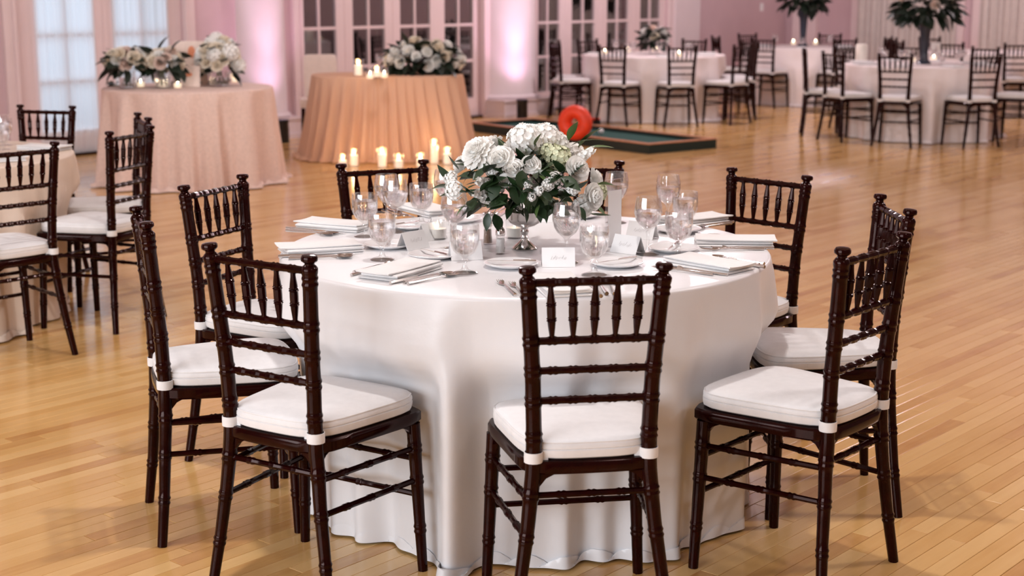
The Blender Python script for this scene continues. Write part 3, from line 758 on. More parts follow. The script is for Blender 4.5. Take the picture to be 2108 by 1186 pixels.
for n, (u, v) in PL.items():
    p = tp(u, v); PB_[n] = p
    pl = tag(link('bread_plate', plate_me, None, (p.x, p.y, TZ + .0006)), 'small white china bread plate of the %s setting' % WHO[n], 'plate', 'bread plates on the main table')
    k = link('butter_knife', KNIFE, None, (p.x, p.y, TZ + .0152), (0, 0, setting_rot(n) + R(75)), (.7, .62, .7)); tag(k, 'small butter knife lying across the bread plate of the %s setting' % WHO[n], 'cutlery', 'butter knives on the bread plates')
def card_mesh():
    m = MB(); h, d, w_ = .052, .026, .047; t = .0006
    for s in (-1, 1):
        m.add([(-w_, s*d, 0), (w_, s*d, 0), (w_, 0, h), (-w_, 0, h), (-w_, s*(d-t*2), 0), (w_, s*(d-t*2), 0), (w_, 0, h-.001), (-w_, 0, h-.001)],
              [(0,1,2,3),(7,6,5,4),(0,4,5,1),(0,3,7,4),(1,5,6,2)])
    return m.mesh('card', 'card', False)
def ink_mesh(seedv):
    rg = random.Random(seedv); m = MB(); d, h = .026, .052
    def P(x, t): return (x, -d * (1 - t) - .0006, h * t + .0003)
    x = -.022
    while x < .022:
        a, b = x, x + .004; t0 = .42 + rg.uniform(-.06, .03); t1 = t0 + rg.uniform(.06, .2)
        m.add([P(a, t0), P(a + .0009, t0), P(b + .0009, t1), P(b, t1)], [(0,1,2,3)]); x += rg.uniform(.0035, .006)
    return m.mesh('handwriting', 'ink', False)
card_me = card_mesh(); ink_me = [ink_mesh(k) for k in range(3)]
PC = [('C1', (958, 533), 14, 'leaning behind the nearest goblet of the front left setting'), ('C2', (1149, 547), 2, 'standing upright behind the front centre chair'), ('C3', (1292, 520), -40, 'behind the front right bread plate'),
      ('C4', (1322, 490), -30, 'beside the clear wine glass of the right setting'), ('C7', (912, 478), 40, 'before the lit votive at the rear left setting'), ('C8', (888, 492), 50, 'left of the lit votive by the left rear setting'),
      ('C9', (850, 511), 48, 'between the left cluster of glasses and the front left plate'), ('C6', (1118, 456), 8, 'behind the silver bowl')]
for k, (n, (u, v), rz, where) in enumerate(PC):
    e = empty('place_card', tp(u, v) + Vector((0, 0, .0006)), R(rz), 'white folded tent place card ' + where, 'card', 'tent place cards')
    link('card', card_me, e); link('handwriting', ink_me[k % 3], e)
# salt and pepper
def shaker(p, label, inner):
    e = empty('shaker', p, 0, label, 'shaker', 'salt and pepper shakers')
    link('glass_body', MB().lathe([(0,0),(.0145,0),(.0155,.003),(.0135,.03),(.0125,.058),(.0115,.058),(.0125,.03),(.0140,.005),(0,.005)], 10).mesh('glass_body', 'glass'), e)
    link('filling', MB().lathe([(0,.0055),(.0138,.0055),(.0122,.03),(.0117,.046),(0,.047)], 10).mesh('filling', inner), e)
    link('metal_cap', MB().lathe([(.0128,.056),(.0148,.058),(.0150,.066),(.0130,.074),(.0085,.081),(.0035,.086),(.0022,.091),(0,.094)], 14).mesh('metal_cap', 'silver'), e)
shaker(tp(1004, 503), 'glass pepper shaker with pointed silver cap under the flowers', 'pepper')
shaker(tp(1030, 523), 'glass salt shaker with pointed silver cap in front of the pepper', 'salt')
# votive candles
def votive(p, label, grp, sc=1.0, name='votive_candle', wm='glow', fm='flame'):
    e = empty(name, p, 0, label, 'candle', grp); e.scale = (sc, sc, sc)
    link('glass_cup', MB().lathe([(0,0),(.024,0),(.027,.004),(.031,.058),(.0302,.058),(.0262,.006),(0,.006)], 20).mesh('glass_cup', 'glass'), e)
    link('wax', MB().lathe([(0,.0065),(.0255,.0065),(.0285,.034),(.022,.033),(0,.0325)], 18).mesh('wax', wm), e)
    link('flame', MB().lathe([(0,.034),(.0035,.039),(.0042,.044),(.0022,.052),(0,.058)], 10).mesh('flame', fm), e)
    return e
votive(tp(901, 492), 'lit white votive candle left of the flower centrepiece', 'votives on the main table', wm='wax', fm='flame_soft')
votive(tp(1060, 490), 'lit white votive candle behind the salt shaker', 'votives on the main table', wm='wax', fm='flame_soft')
votive(tp(1215, 505), 'lit white votive candle beside the narrow white sign', 'votives on the main table', wm='wax', fm='flame_soft')
# narrow sign in a clear acrylic holder
sp = tp(1262, 506); e = empty('table_sign', sp, R(42), 'narrow white card in a clear acrylic holder right of the flowers', 'sign')
link('acrylic_holder', MB().box((-.032,-.004,0),(.032,.004,.205)).mesh('acrylic_holder', 'acrylic', False), e)
link('card', MB().box((-.029,-.0052,.004),(.029,-.0042,.172)).mesh('card', 'card', False), e)
link('foot', MB().box((-.032,-.03,0),(.032,.03,.003)).mesh('foot', 'acrylic', False), e)

# ------------------------------------------------------------------ flowers
def petal(m, M_, w_, l_, cup, mi=0, ruffle=0.0, nx=4, ny=4):
    def fn(i, j):
        x = (i / (nx - 1) - .5) * 2; y = j / (ny - 1)
        wd = w_ * (0.35 + 0.65 * math.sin(min(1, y * 1.15) * math.pi / 1.65)); 
        z = cup * (y ** 1.5) * l_ + .25 * w_ * x * x + ruffle * math.sin(x * 5 + y * 4) * y
        return tuple(M_ @ Vector((x * wd, y * l_ * (1 - .12 * x * x), z)))
    m.grid(fn, nx, ny, mi=mi)
def rose_mesh(mname, r=1.0, layers=((3,.25,80),(4,.42,66),(5,.62,48),(6,.82,30),(7,1.0,10)), ruffle=.02, seedv=0):
    rg = random.Random(seedv); m = MB()
    for li, (n, rad, tilt) in enumerate(layers):
        off = rg.random()
        for k in range(n):
            az = 2 * math.pi * (k + off) / n + rg.uniform(-.1, .1); tl = R(tilt + rg.uniform(-6, 6))
            M_ = Matrix.Rotation(az, 4, 'Z') @ Matrix.Translation((0, rad * .18 * r, -.18 * li * r * .5)) @ Matrix.Rotation(tl, 4, 'X')
            petal(m, M_, (.34 + .22 * rad) * r, (.55 + .38 * rad) * r, .28, ruffle=ruffle * r)
    m.lathe([(0,-.45*r),(.3*r,-.35*r),(.42*r,-.05*r),(.3*r,.2*r),(0,.3*r)], 10)
    return m.mesh('bloom', mname)
def dahlia_mesh(mname, r=1.0, seedv=1, rows=8):
    rg = random.Random(seedv); m = MB()
    for li in range(rows):
        f = li / (rows - 1); n = int(6 + 14 * f); tilt = lerp(80, -12, f)
        for k in range(n):
            az = 2 * math.pi * (k + .5 * (li % 2)) / n + rg.uniform(-.08, .08)
            M_ = Matrix.Rotation(az, 4, 'Z') @ Matrix.Translation((0, .08 * f * r, -.28 * f * r)) @ Matrix.Rotation(R(tilt + rg.uniform(-8, 8)), 4, 'X')
            petal(m, M_, .17 * r, lerp(.45, 1.0, f) * r, .18, ruffle=.02 * r, nx=3, ny=3)
    m.lathe([(0,-.5*r),(.35*r,-.4*r),(.5*r,-.1*r),(.3*r,.25*r),(0,.32*r)], 10)
    return m.mesh('bloom', mname)
def cluster_mesh(mname, r=1.0, n=46, seedv=2, squash=.8, fl=.26):
    rg = random.Random(seedv); m = MB()
    for k in range(n):
        t = (k + .5) / n; ph = math.acos(1 - 1.5 * t); az = k * 2.39996
        d = Vector((math.sin(ph) * math.cos(az), math.sin(ph) * math.sin(az), math.cos(ph)))
        c = Vector((d.x, d.y, d.z * squash)) * r * (1 + rg.uniform(-.1, .08)); q = d.to_track_quat('Z', 'Y').to_matrix().to_4x4(); ro = rg.uniform(0, 6)
        for p in range(4):
            M_ = Matrix.Translation(c) @ q @ Matrix.Rotation(ro + p * math.pi / 2, 4, 'Z') @ Matrix.Rotation(R(rg.uniform(-5, 22)), 4, 'X')
            petal(m, M_, fl * .55 * r, fl * 1.05 * r, .2, nx=3, ny=3)
    m.lathe([(0,-.3*r),(.6*r,-.2*r),(.82*r,.1*r),(.6*r,.55*r*squash),(0,.8*r*squash)], 10)
    return m.mesh('bloom', mname)
def spike_mesh(mname, r=1.0, seedv=3):
    rg = random.Random(seedv); m = MB()
    for k in range(22):
        t = k / 21; az = k * 2.4; rad = lerp(.45, .16, t) * r; z = lerp(-.9, 1.2, t) * r
        d = Vector((math.cos(az), math.sin(az), .35)).normalized(); q = d.to_track_quat('Z', 'Y').to_matrix().to_4x4(); c = Vector((math.cos(az) * rad, math.sin(az) * rad, z))
        for p in range(4):
            M_ = Matrix.Translation(c) @ q @ Matrix.Rotation(p * math.pi / 2 + az, 4, 'Z') @ Matrix.Rotation(R(rg.uniform(5, 30)), 4, 'X')
            petal(m, M_, .16 * r, .32 * r, .2, nx=3, ny=3)
    m.tube([(0,0,-1.0*r),(0,0,1.25*r)], [.2*r, .06*r], 6)
    return m.mesh('bloom', mname)
def leaf_mesh(mname, l_=1.0, w_=.26, curl=.25, fold=.18):
    m = MB(); ny = 7
    def fn(i, j):
        x = (i - 1); y = j / (ny - 1); wd = w_ * l_ * math.sin(math.pi * (y ** .85)) * .98 + .004 * l_
        return (x * wd, y * l_, fold * abs(x) * wd - curl * l_ * y * y)
    m.grid(fn, 3, ny); return m.mesh('leaf', mname)
ROSE = rose_mesh('petal', 1, seedv=1); ROSE2 = rose_mesh('petal_cream', 1, seedv=2); ROSEB = rose_mesh('petal_blush', 1, seedv=4); DAHL = dahlia_mesh('petal'); HYD = cluster_mesh('petal'); HYDG = cluster_mesh('petal_green', seedv=8); SPIKE = spike_mesh('petal')
LEAVES = [leaf_mesh('leaf', 1, .24, .25), leaf_mesh('leaf', 1, .34, .12), leaf_mesh('leaf2', 1, .17, .35), leaf_mesh('leaf', 1, .20, -.15), leaf_mesh('leaf2', 1, .24, .1)]
LEAFD = [leaf_mesh('leaf_dark', 1, .3, .2), leaf_mesh('leaf_dark', 1, .22, .35), leaf_mesh('leaf', 1, .26, .3)]
def quat_to(d, up=(0, 0, 1)): return Vector(d).to_track_quat('Z', 'Y').to_euler()
def put_bloom(par, me, p, d, r, rg, name='bloom'):
    o = link(name, me, par, p); q = Vector(d).normalized().to_track_quat('Z', 'Y')
    o.rotation_mode = 'QUATERNION'; o.rotation_quaternion = q @ Matrix.Rotation(rg.uniform(0, 6.28), 3, 'Z').to_quaternion(); o.scale = (r, r, r); return o
def put_leaf(par, me, p, d, l_, rg, roll=None):
    o = link('leaf', me, par, p); d = Vector(d).normalized(); q = d.to_track_quat('Y', 'Z')
    o.rotation_mode = 'QUATERNION'; o.rotation_quaternion = q @ Matrix.Rotation(rg.uniform(-.7, .7) if roll is None else roll, 3, 'Y').to_quaternion(); o.scale = (l_, l_, l_); return o
# silver pedestal bowl
cp = tp(1080, 512)
e = empty('pedestal_bowl', cp, 0, 'small silver pedestal bowl holding the white flowers', 'bowl')
link('foot', MB().lathe([(0,0),(.036,0),(.038,.003),(.034,.008),(.022,.018),(.014,.026),(.0095,.032)], 28).mesh('foot', 'silver'), e)
link('stem', MB().lathe([(.0095,.031),(.0125,.036),(.0085,.042),(.011,.049),(.013,.054),(.010,.060),(.012,.066)], 24).mesh('stem', 'silver'), e)
link('bowl', MB().lathe([(0,.064),(.012,.066),(.032,.072),(.048,.082),(.054,.094),(.0555,.112),(.058,.116),(.0555,.116),(.053,.110),(.051,.095),(.045,.085),(.03,.076),(0,.072)], 32).mesh('bowl', 'silver'), e)
# the bouquet in it
rg = random.Random(21); fc = cp + Vector((0, .01, .12))
fl = empty('flower_centrepiece', fc, 0, 'large white flower arrangement with dark green leaves on the main table', 'flowers')
def fpt(u, v, dy):                                        # picture position at depth offset dy from the bowl, relative to the bouquet root
    d = ray(u, v); t = (fc.y + dy) / d.y; return Vector((d.x * t, fc.y + dy, CAMH + d.z * t)) - fc
BL = [(DAHL,980,310,-.10,.050),(ROSE,1030,329,-.13,.040),(ROSE,1058,350,-.15,.032),(HYD,1082,288,-.03,.046),(HYD,1122,284,.0,.042),(HYD,1146,296,.02,.034),(HYDG,1150,326,-.05,.036),(HYDG,1130,312,-.04,.028),
      (ROSE,1188,348,-.13,.037),(SPIKE,1206,318,-.04,.024),(ROSE,1220,405,-.10,.038),(HYD,1200,425,-.06,.030),(ROSE,1092,340,-.15,.028),(SPIKE,994,376,-.15,.026),(SPIKE,984,398,-.13,.024),(HYD,935,392,-.08,.026),
      (HYD,928,368,-.05,.020),(SPIKE,1110,392,-.17,.022),(SPIKE,1095,405,-.17,.020),(HYD,1143,366,-.16,.017),(HYD,1128,380,-.17,.016),(SPIKE,1000,412,-.14,.018),(ROSE,1040,372,-.16,.020),(HYD,1085,378,-.17,.014),
      (ROSE,1062,300,.02,.034),(HYD,1180,385,-.15,.020),(DAHL,1100,270,.12,.042),(ROSE,1010,300,.12,.040),(HYD,1180,320,.12,.036),(ROSE,1225,370,.10,.034),(ROSE,950,340,.10,.034),(HYDG,1235,395,-.03,.022),(SPIKE,1068,430,-.12,.014),(HYD,1012,352,-.14,.016)]
for me_, u, v, dy, r in BL:
    p = fpt(u, v, dy); d = p - Vector((0, .02, .02)); d.y -= .05; put_bloom(fl, me_, p, d, r * 1.07, rg)
for k in range(150):                                      # leaves fill the body of the bouquet
    az = rg.uniform(0, 2 * math.pi); el = rg.uniform(-.75, 1.15); d = Vector((math.cos(az) * math.cos(el), math.sin(az) * math.cos(el), math.sin(el)))
    rad = rg.uniform(.3, .92); p = Vector((d.x * .19 * rad, d.y * .165 * rad, .075 + d.z * .11 * rad)); d2 = (d + Vector((rg.uniform(-.6, .6), rg.uniform(-.6, .6), rg.uniform(-.5, .3))))
    put_leaf(fl, LEAVES[rg.choice((0, 0, 1, 1, 2, 3, 4))], p, d2, rg.uniform(.045, .085), rg)
for u, v, dy, tu, tv, l_, mi in ((1018,440,-.10,1030,475,.06,1),(1005,438,-.09,1000,475,.055,0),(1215,440,-.08,1250,448,.065,3),(1130,425,-.1,1120,455,.05,0),(1190,425,-.1,1200,442,.05,0),(1175,300,.0,1240,265,.10,2),(1190,305,.0,1225,250,.10,2),(1200,310,.02,1255,285,.09,2),
        (1170,290,.0,1180,255,.08,2),(930,375,-.04,905,350,.07,3),(935,385,-.05,900,380,.07,0),(940,395,-.05,912,400,.06,4),(945,350,-.02,925,330,.06,3),(1100,300,-.08,1112,272,.05,4),(1060,365,-.16,1075,400,.06,0),(1075,350,-.17,1072,385,.06,1),(1025,375,-.17,1012,405,.06,1),(1045,400,-.17,1020,420,.07,1),(1110,360,-.17,1130,335,.06,0),(1230,380,-.05,1262,372,.06,2),(1225,420,-.05,1245,440,.05,4),(960,420,-.06,940,440,.05,4)):
    p0, p1 = fpt(u, v, dy), fpt(tu, tv, dy - .02); put_leaf(fl, LEAVES[mi], p0, p1 - p0, l_, rg)
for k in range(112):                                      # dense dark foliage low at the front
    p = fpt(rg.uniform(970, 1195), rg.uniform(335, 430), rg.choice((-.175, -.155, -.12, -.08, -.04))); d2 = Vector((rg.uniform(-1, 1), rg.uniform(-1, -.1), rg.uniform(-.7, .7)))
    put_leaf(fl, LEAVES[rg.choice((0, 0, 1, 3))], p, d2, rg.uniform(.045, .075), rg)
for k in range(14):                                       # stems gathered in the bowl
    az = k * 2.399; p1 = Vector((math.cos(az) * .08, math.sin(az) * .07, .09))
    link('stem', MB().tube([(math.cos(az) * .02, math.sin(az) * .02, -.02), tuple(p1 * .5), tuple(p1)], .0025, 5).mesh('stem', 'stem'), fl)

# ------------------------------------------------------------------ round lace-covered table at the left
CX, CY, CZ = -2.62, 12.02, .765
cloth('lace_tablecloth', CX, CY, .68, CZ, 'lace', 15, .065, .02, 12, .05, (), 360, 'blush lace floor-length cloth on the round table by the daylit window')
def bouquet(name, p, rx, ry, rz, blooms, leaves, meshes, lmeshes, rsize, label, cat='flowers', group=None, seedv=1, zc=0.0, lsize=.08, zmin=-9):
    rg = random.Random(seedv); e = empty(name, p, 0, label, cat, group)
    for k in range(blooms):
        t = (k + .5) / blooms; el = math.asin(lerp(-.1, 1, t)); az = k * 2.39996 + rg.uniform(-.2, .2)
        d = Vector((math.cos(az) * math.cos(el), math.sin(az) * math.cos(el), math.sin(el))); q = Vector((d.x * rx, d.y * ry, zc + d.z * rz)) * rg.uniform(.88, 1.05)
        put_bloom(e, meshes[rg.randrange(len(meshes))], q, d, rsize * rg.uniform(.75, 1.2), rg)
    for k in range(leaves):
        el = rg.uniform(-.5, 1.1); az = rg.uniform(0, 6.283); d = Vector((math.cos(az) * math.cos(el), math.sin(az) * math.cos(el), math.sin(el)))
        q = Vector((d.x * rx, d.y * ry, zc + d.z * rz)) * rg.uniform(.5, .92); q.z = max(q.z, zmin); put_leaf(e, lmeshes[rg.randrange(len(lmeshes))], q, d + Vector((rg.uniform(-.5,.5), rg.uniform(-.5,.5), rg.uniform(-.6,.2))), lsize * rg.uniform(.7, 1.3), rg)
    return e
def at_y(u, v, y): d = ray(u, v); t = y / d.y; return Vector((d.x * t, y, CAMH + d.z * t))
def vase(name, p, r, h, label, group=None, mname='glass', water=True):
    e = empty(name, p, 0, label, 'vase', group)
    link('vase_wall', MB().lathe([(0,0),(r*.96,0),(r,.004),(r,h),(r-.004,h),(r-.004,.008),(0,.008)], 24).mesh('vase_wall', mname), e)
    if water: link('water', MB().lathe([(0,.009),(r-.005,.009),(r-.005,h*.6),(0,h*.6)], 20).mesh('water', 'water'), e)
    return e
def cpz(u, v): return gp(u, v, CZ)
for (u, y, lab, sd) in ((262, 11.85, 'leftmost flower arrangement in a glass vase on the lace-covered table', 31), (335, 11.9, 'middle flower arrangement in a glass vase on the lace-covered table', 32)):
    p = at_y(u, 170, y); p.z = CZ; vase('glass_vase', p, .065, .14, 'clear glass vase under the %s bouquet on the lace-covered table' % ('leftmost' if u < 300 else 'middle'), 'glass vases on the lace-covered table')
    b = bouquet('flower_arrangement', p + Vector((0, 0, .15)), .165, .13, .10, 24, 44, [ROSE2, ROSE, ROSE2, ROSEB], [LEAFD[0], LEAFD[1]], .056, lab, 'flowers', 'bouquets on the lace-covered table', sd, .05, .13)
    for k in range(5): link('stem', MB().tube([(.02*math.cos(k*1.3), .02*math.sin(k*1.3), .05), (.03*math.cos(k*1.3+2), .03*math.sin(k*1.3+2), -.13)], .004, 5).mesh('stem', 'stem'), b)
p = at_y(452, 168, 12.1); p.z = CZ
vase('glass_vase', p, .085, .12, 'wide clear glass vase at the right of the lace-covered table', 'glass vases on the lace-covered table')
b = bouquet('flower_arrangement', p + Vector((0, 0, .12)), .165, .14, .21, 36, 40, [ROSE2, ROSE, HYD, ROSE2], [LEAFD[0], LEAFD[1]], .06, 'largest cream bouquet at the right of the lace-covered table', 'flowers', 'bouquets on the lace-covered table', 33, .06, .11)
for k in range(6): link('stem', MB().tube([(.02*math.cos(k*1.1), .02*math.sin(k*1.1), .03), (.05*math.cos(k*1.1+2), .05*math.sin(k*1.1+2), -.105)], .004, 5).mesh('stem', 'stem'), b)
def sign(u, v, y, w_, h, rz, lab, marks):
    p = at_y(u, v, y); p.z = CZ; e = empty('sign_board', p, R(rz), lab, 'sign', 'blush signs on the lace-covered table')
    e.rotation_euler = (R(-8), 0, R(rz))
    link('board', MB().box((-w_/2,-.004,.002),(w_/2,.004,h)).mesh('board', 'petal_blush', False), e)
    for x, z, rx, rz_ in marks:
        m = MB(); n = 14; vs = [(x + rx*math.cos(6.283*k/n), -.0046, z + rz_*math.sin(6.283*k/n)) for k in range(n)]; m.add(vs, [tuple(range(n))]); link('coral_motif', m.mesh('coral_motif', 'orange_print', False), e)
    return e
sign(396, 172, 12.25, .26, .36, 6, 'taller blush sign board with coral motif between the bouquets', [(.0, .27, .03, .05), (-.06, .12, .02, .015)])
sign(384, 174, 12.0, .22, .17, -4, 'shorter blush sign board with coral motif in front of the taller sign', [(-.0, .10, .05, .018)])
for k, (u, v, lab) in enumerate(((290, 180, 'left of the signs'), (338, 178, 'between the left bouquets and the signs'), (399, 178, 'in front of the shorter sign'), (484, 170, 'at the far right edge'), (481, 162, 'behind the one at the right edge'), (366, 182, 'at the front edge'), (394, 164, 'just behind the shorter sign'))):
    votive(cpz(u, v), 'small lit votive candle on the lace-covered table, ' + lab, 'votives on the lace-covered table', 1.15)
for k, (u, v, lab) in enumerate(((262, 178, 'below the leftmost bouquet'), (378, 177, 'before the signs'), (437, 174, 'below the largest bouquet'))):
    rg = random.Random(40 + k); e = empty('greenery_sprig', cpz(u, v), 0, 'dark green leaf garland lying on the lace-covered table ' + lab, 'greenery', 'greenery on the lace-covered table')
    for q in range(16):
        x = rg.uniform(-.11, .11); put_leaf(e, LEAFD[q % 3], Vector((x, rg.uniform(-.03, .03), rg.uniform(.006, .035))), (rg.uniform(-1, 1), rg.uniform(-.6, .6), rg.uniform(-.1, .3)), rg.uniform(.06, .09), rg)
    link('stem', MB().tube([(-.12,0,.006),(0,.01,.01),(.12,0,.006)], .004, 5).mesh('stem', 'stem'), e)

# ------------------------------------------------------------------ sweetheart table with tulle skirt and candles
SX, SY, SZ, SROT = -1.16, 13.86, .765, R(12)
o = cloth('tulle_tablecloth', SX, SY, .7, SZ, 'tulle', 38, .042, .11, 15, .05, (), 620, 'peach gathered tulle skirt on the head table with floor candles', rect=(.70, .44, 3.0)); o.rotation_euler = (0, 0, SROT)
o = cloth('cloth_liner', SX, SY, .7, SZ - .006, 'lace', 8, .005, .03, 16, .0, (), 200, 'plain peach cloth under the tulle skirt of the head table', rect=(.68, .42, 3.0)); o.rotation_euler = (0, 0, SROT)
def pillar(u, v, z, r, h, lab, grp, lit=True):
    p = gp(u, v, z); e = empty('pillar_candle', p, 0, lab, 'candle', grp)
    link('glass_cylinder', MB().lathe([(0,0),(r+.012,0),(r+.014,.003),(r+.014,h+.05),(r+.0115,h+.05),(r+.0115,.005),(0,.005)], 22).mesh('glass_cylinder', 'glass'), e)
    link('wax', MB().lathe([(0,.0055),(r,.0055),(r,h-.004),(r-.004,h),(r*.5,h-.006),(0,h-.007)], 20).mesh('wax', 'lit_wax'), e)
    link('wick', MB().tube([(0,0,h-.008),(0,0,h+.008)], .0012, 5).mesh('wick', 'black'), e)
    if lit:
        link('flame', MB().lathe([(0,h+.002),(.0055,h+.010),(.0065,h+.018),(.0035,h+.032),(0,h+.042)], 10).mesh('flame', 'flame'), e)
        l = light('candle_light', 'POINT', (0, 0, h + .03), 0.8, (1.0, 0.55, 0.2), .02); l.parent = e
    return e
for k, (u, v, h, lab) in enumerate(((706, 346, .07, 'leftmost'), (729, 342, .10, 'second from left'), (787, 344, .12, 'third from left'), (821, 346, .07, 'fourth from left'), (866, 344, .07, 'fifth from left'), (894, 337, .17, 'tallest'), (921, 338, .10, 'just right of the tallest'), (947, 318, .10, 'second from right'), (967, 310, .10, 'rightmost'))):
    pillar(u, v, 0, .034, h, 'lit pillar candle on the floor before the tulle skirt, %s' % lab, 'floor candles before the head table')
pillar(738, 156, SZ, .036, .10, 'tall white pillar candle on the head table', 'candles on the head table', True)
pillar(776, 159, SZ, .036, .05, 'short white pillar candle between two votives on the head table', 'candles on the head table', True)
votive(gp(762, 163, SZ), 'small lit votive left of the short pillar candle', 'candles on the head table', 1.2); votive(gp(791, 161, SZ), 'small lit votive right of the short pillar candle', 'candles on the head table', 1.2)
for u, v, lab in ((783, 148, 'left'), (796, 150, 'right')):
    g_ = glassware('w', gp(u, v, SZ), '%s one of two clear glasses standing on the head table behind the candles' % lab, 'glasses on the head table')
p = gp(872, 153, SZ)
bouquet('flower_spray', p, .35, .15, .22, 44, 170, [ROSE2, ROSE, ROSE], [LEAFD[0], LEAFD[1]], .056, 'wide white rose spray with dark foliage on the head table', 'flowers', None, 51, .10, .15, .05)
# upholstered chair behind it
p = at_y(660, 150, 14.72); p.z = 0; e = empty('upholstered_chair', p, R(8), 'cream upholstered chair behind the head table, beside the round column', 'chair')
m = MB()
def fn(i, j):
    N = 24; t = 2 * math.pi * i / N; q = (abs(math.cos(t)) ** 5 + abs(math.sin(t)) ** 5) ** (-.2); zz = (.42, .6, .75, .86, .89, .90)[j]; s = (1, 1, 1, .99, .93, .8)[j]
    return (math.cos(t) * q * .165 * s, .20 + .05 * (zz - .4) + math.sin(t) * q * .035 * s, zz)
m.grid(fn, 24, 6, True); b0 = len(m.v) - 24; m.f.append(tuple(b0 + k for k in range(24))); m.m.append(0)
link('backrest', m.mesh('backrest', 'chaircover'), e)
m = MB(); soft_slab(m, .42, .42, .40, .48); link('seat', m.mesh('seat', 'chaircover'), e)
for sx in (-1, 1):
    for sy in (-1, 1): link('leg', MB().tube([(sx*.18, sy*.18, .41), (sx*.19, sy*.2, 0)], [.02, .014], 8).mesh('leg', 'wood'), e)

# ------------------------------------------------------------------ putting game on the floor
e0, e1, e2 = gp(1335, 318), gp(1458, 303), gp(980, 268)
bl = Vector((1.3, 14.02, 0)); ax = Vector((math.cos(R(127)), math.sin(R(127)), 0)); bx = Vector((math.cos(R(37)), math.sin(R(37)), 0)); LN, WD = 2.95, .9
e = empty('putting_board', bl, R(37), 'low dark green putting board with wooden rails on the dance floor', 'game')
link('base', MB().box((0,0,0),(WD,LN,.05)).mesh('base', 'board_side', False), e)
link('felt', MB().box((.05,.05,.05),(WD-.05,LN-.05,.054)).mesh('felt', 'felt', False), e)
for lo, hi in (((0,0),(.05,LN)),((WD-.05,0),(WD,LN)),((.05,0),(WD-.05,.05)),((.05,LN-.05),(WD-.05,LN))):
    q = link('rail', MB().box((lo[0],lo[1],.05),(hi[0],hi[1],.088)).mesh('rail', 'board_side', False), e)
    link('rail_cap', MB().box((lo[0],lo[1],.088),(hi[0],hi[1],.1)).mesh('rail_cap', 'board_rail', False), q)
p = gp(1184, 289, .0545); m = MB(); N1, N2 = 36, 14
m.grid(lambda i, j: ((.108 + .069 * math.cos(2*math.pi*j/N2)) * math.cos(2*math.pi*i/N1), .085 * math.sin(2*math.pi*j/N2), .177 + (.108 + .069 * math.cos(2*math.pi*j/N2)) * math.sin(2*math.pi*i/N1)), N1, N2 + 1, True)
o = link('orange_ring', m.mesh('orange_ring', 'orange'), None, p, (0, 0, R(-22))); tag(o, 'fat orange foam ring standing upright on the putting board', 'ring')
p = gp(1237, 276, .0545); tag(link('golf_ball', MB().lathe([(0,0)] + [(.03*math.sin(math.pi*k/10), .03 - .03*math.cos(math.pi*k/10)) for k in range(1, 10)] + [(0,.06)], 16).mesh('golf_ball', 'card'), None, p), 'small white ball on the green putting board', 'ball')
p = gp(1222, 256, 0); m = MB(); m.box((-.11,-.05,0),(.11,.05,.05)); m.box((-.10,-.04,.05),(.10,.04,.075))
e = empty('game_block', p, R(15), 'small dark block with orange top behind the orange ring', 'game'); link('base', MB().box((-.07,-.04,0),(.07,.04,.055)).mesh('base', 'black', False), e); link('top', MB().box((-.065,-.037,.055),(.065,.037,.075)).mesh('top', 'orange', False), e)

# ------------------------------------------------------------------ far tables
def ring(cx, cy, rad, items, group):
    out = []
    for deg, lab, dr in items:                            # deg: where the chair stands as seen from the table centre
        x, y = cx + (rad + dr) * math.cos(R(deg)), cy + (rad + dr) * math.sin(R(deg)); chair(x, y, deg + 180, lab, group); out.append((x, y, deg + 180))
    return out
T1 = (1.72, 18.1, .86); T2 = (4.32, 15.75, .80); T3 = (4.0, 20.6, .80); T4 = (6.0, 18.9, .80)
PUSH_T1 = ring(T1[0], T1[1], 1.02, ((200, 'dark ballroom chair in profile, leftmost at the table behind the putting board', .06), (163, 'dark ballroom chair behind the leftmost chair of the table behind the putting board', 0), (243, 'left of two dark chairs seen from behind at the table behind the putting board', .05), (279, 'right of two dark chairs seen from behind at the table behind the putting board', .05),
      (315, 'dark ballroom chair in profile at the right front of the table behind the putting board', .08), (352, 'dark ballroom chair at the right end of the table behind the putting board', .0), (128, 'far dark chair facing the camera behind the candle of the low-flower table', 0), (60, 'far dark chair facing the camera right of the low flowers', 0), (20, 'dark chair at the right rear of the low-flower table', .05)), 'chairs at the low-flower table')
cloth('tablecloth', T1[0], T1[1], T1[2], .765, 'far_cloth', 14, .04, .06, 61, .04, PUSH_T1, 260, 'white cloth on the round table with low flowers behind the putting board')
PUSH_T2 = ring(T2[0], T2[1], .98, ((207, 'front dark chair in profile at the left side of the tall-centrepiece table', -.02), (172, 'rear dark chair in profile at the left side of the tall-centrepiece table', .02), (243, 'dark chair seen squarely from behind at front of the tall-centrepiece table', .02), (285, 'dark chair seen from behind at right front of the tall-centrepiece table', .02), (330, 'dark chair cut off by the right picture edge at the tall-centrepiece table', .02),
      (118, 'far dark chair behind the tall-centrepiece table, left of the vase', 0), (80, 'far dark chair behind the tall-centrepiece table, right of the vase', 0), (40, 'dark chair at the right rear of the tall-centrepiece table', 0)), 'chairs at the tall-centrepiece table')
cloth('tablecloth', T2[0], T2[1], T2[2], .765, 'far_cloth', 13, .045, .06, 62, .04, PUSH_T2, 260, 'white cloth on the round table with the tall dark centrepiece at right')
PUSH_T3 = ring(T3[0], T3[1], .98, ((235, 'dark chair seen from behind at the left front of the farthest table', .05), (285, 'dark chair seen from behind at the right front of the farthest table', .05), (190, 'dark chair at the left end of the farthest table', .05), (330, 'dark chair at the right end of the farthest table', 0), (60, 'far dark chair facing the camera behind the farthest table', 0), (120, 'far dark chair behind the farthest table, near the corner', 0)), 'chairs at the farthest table')
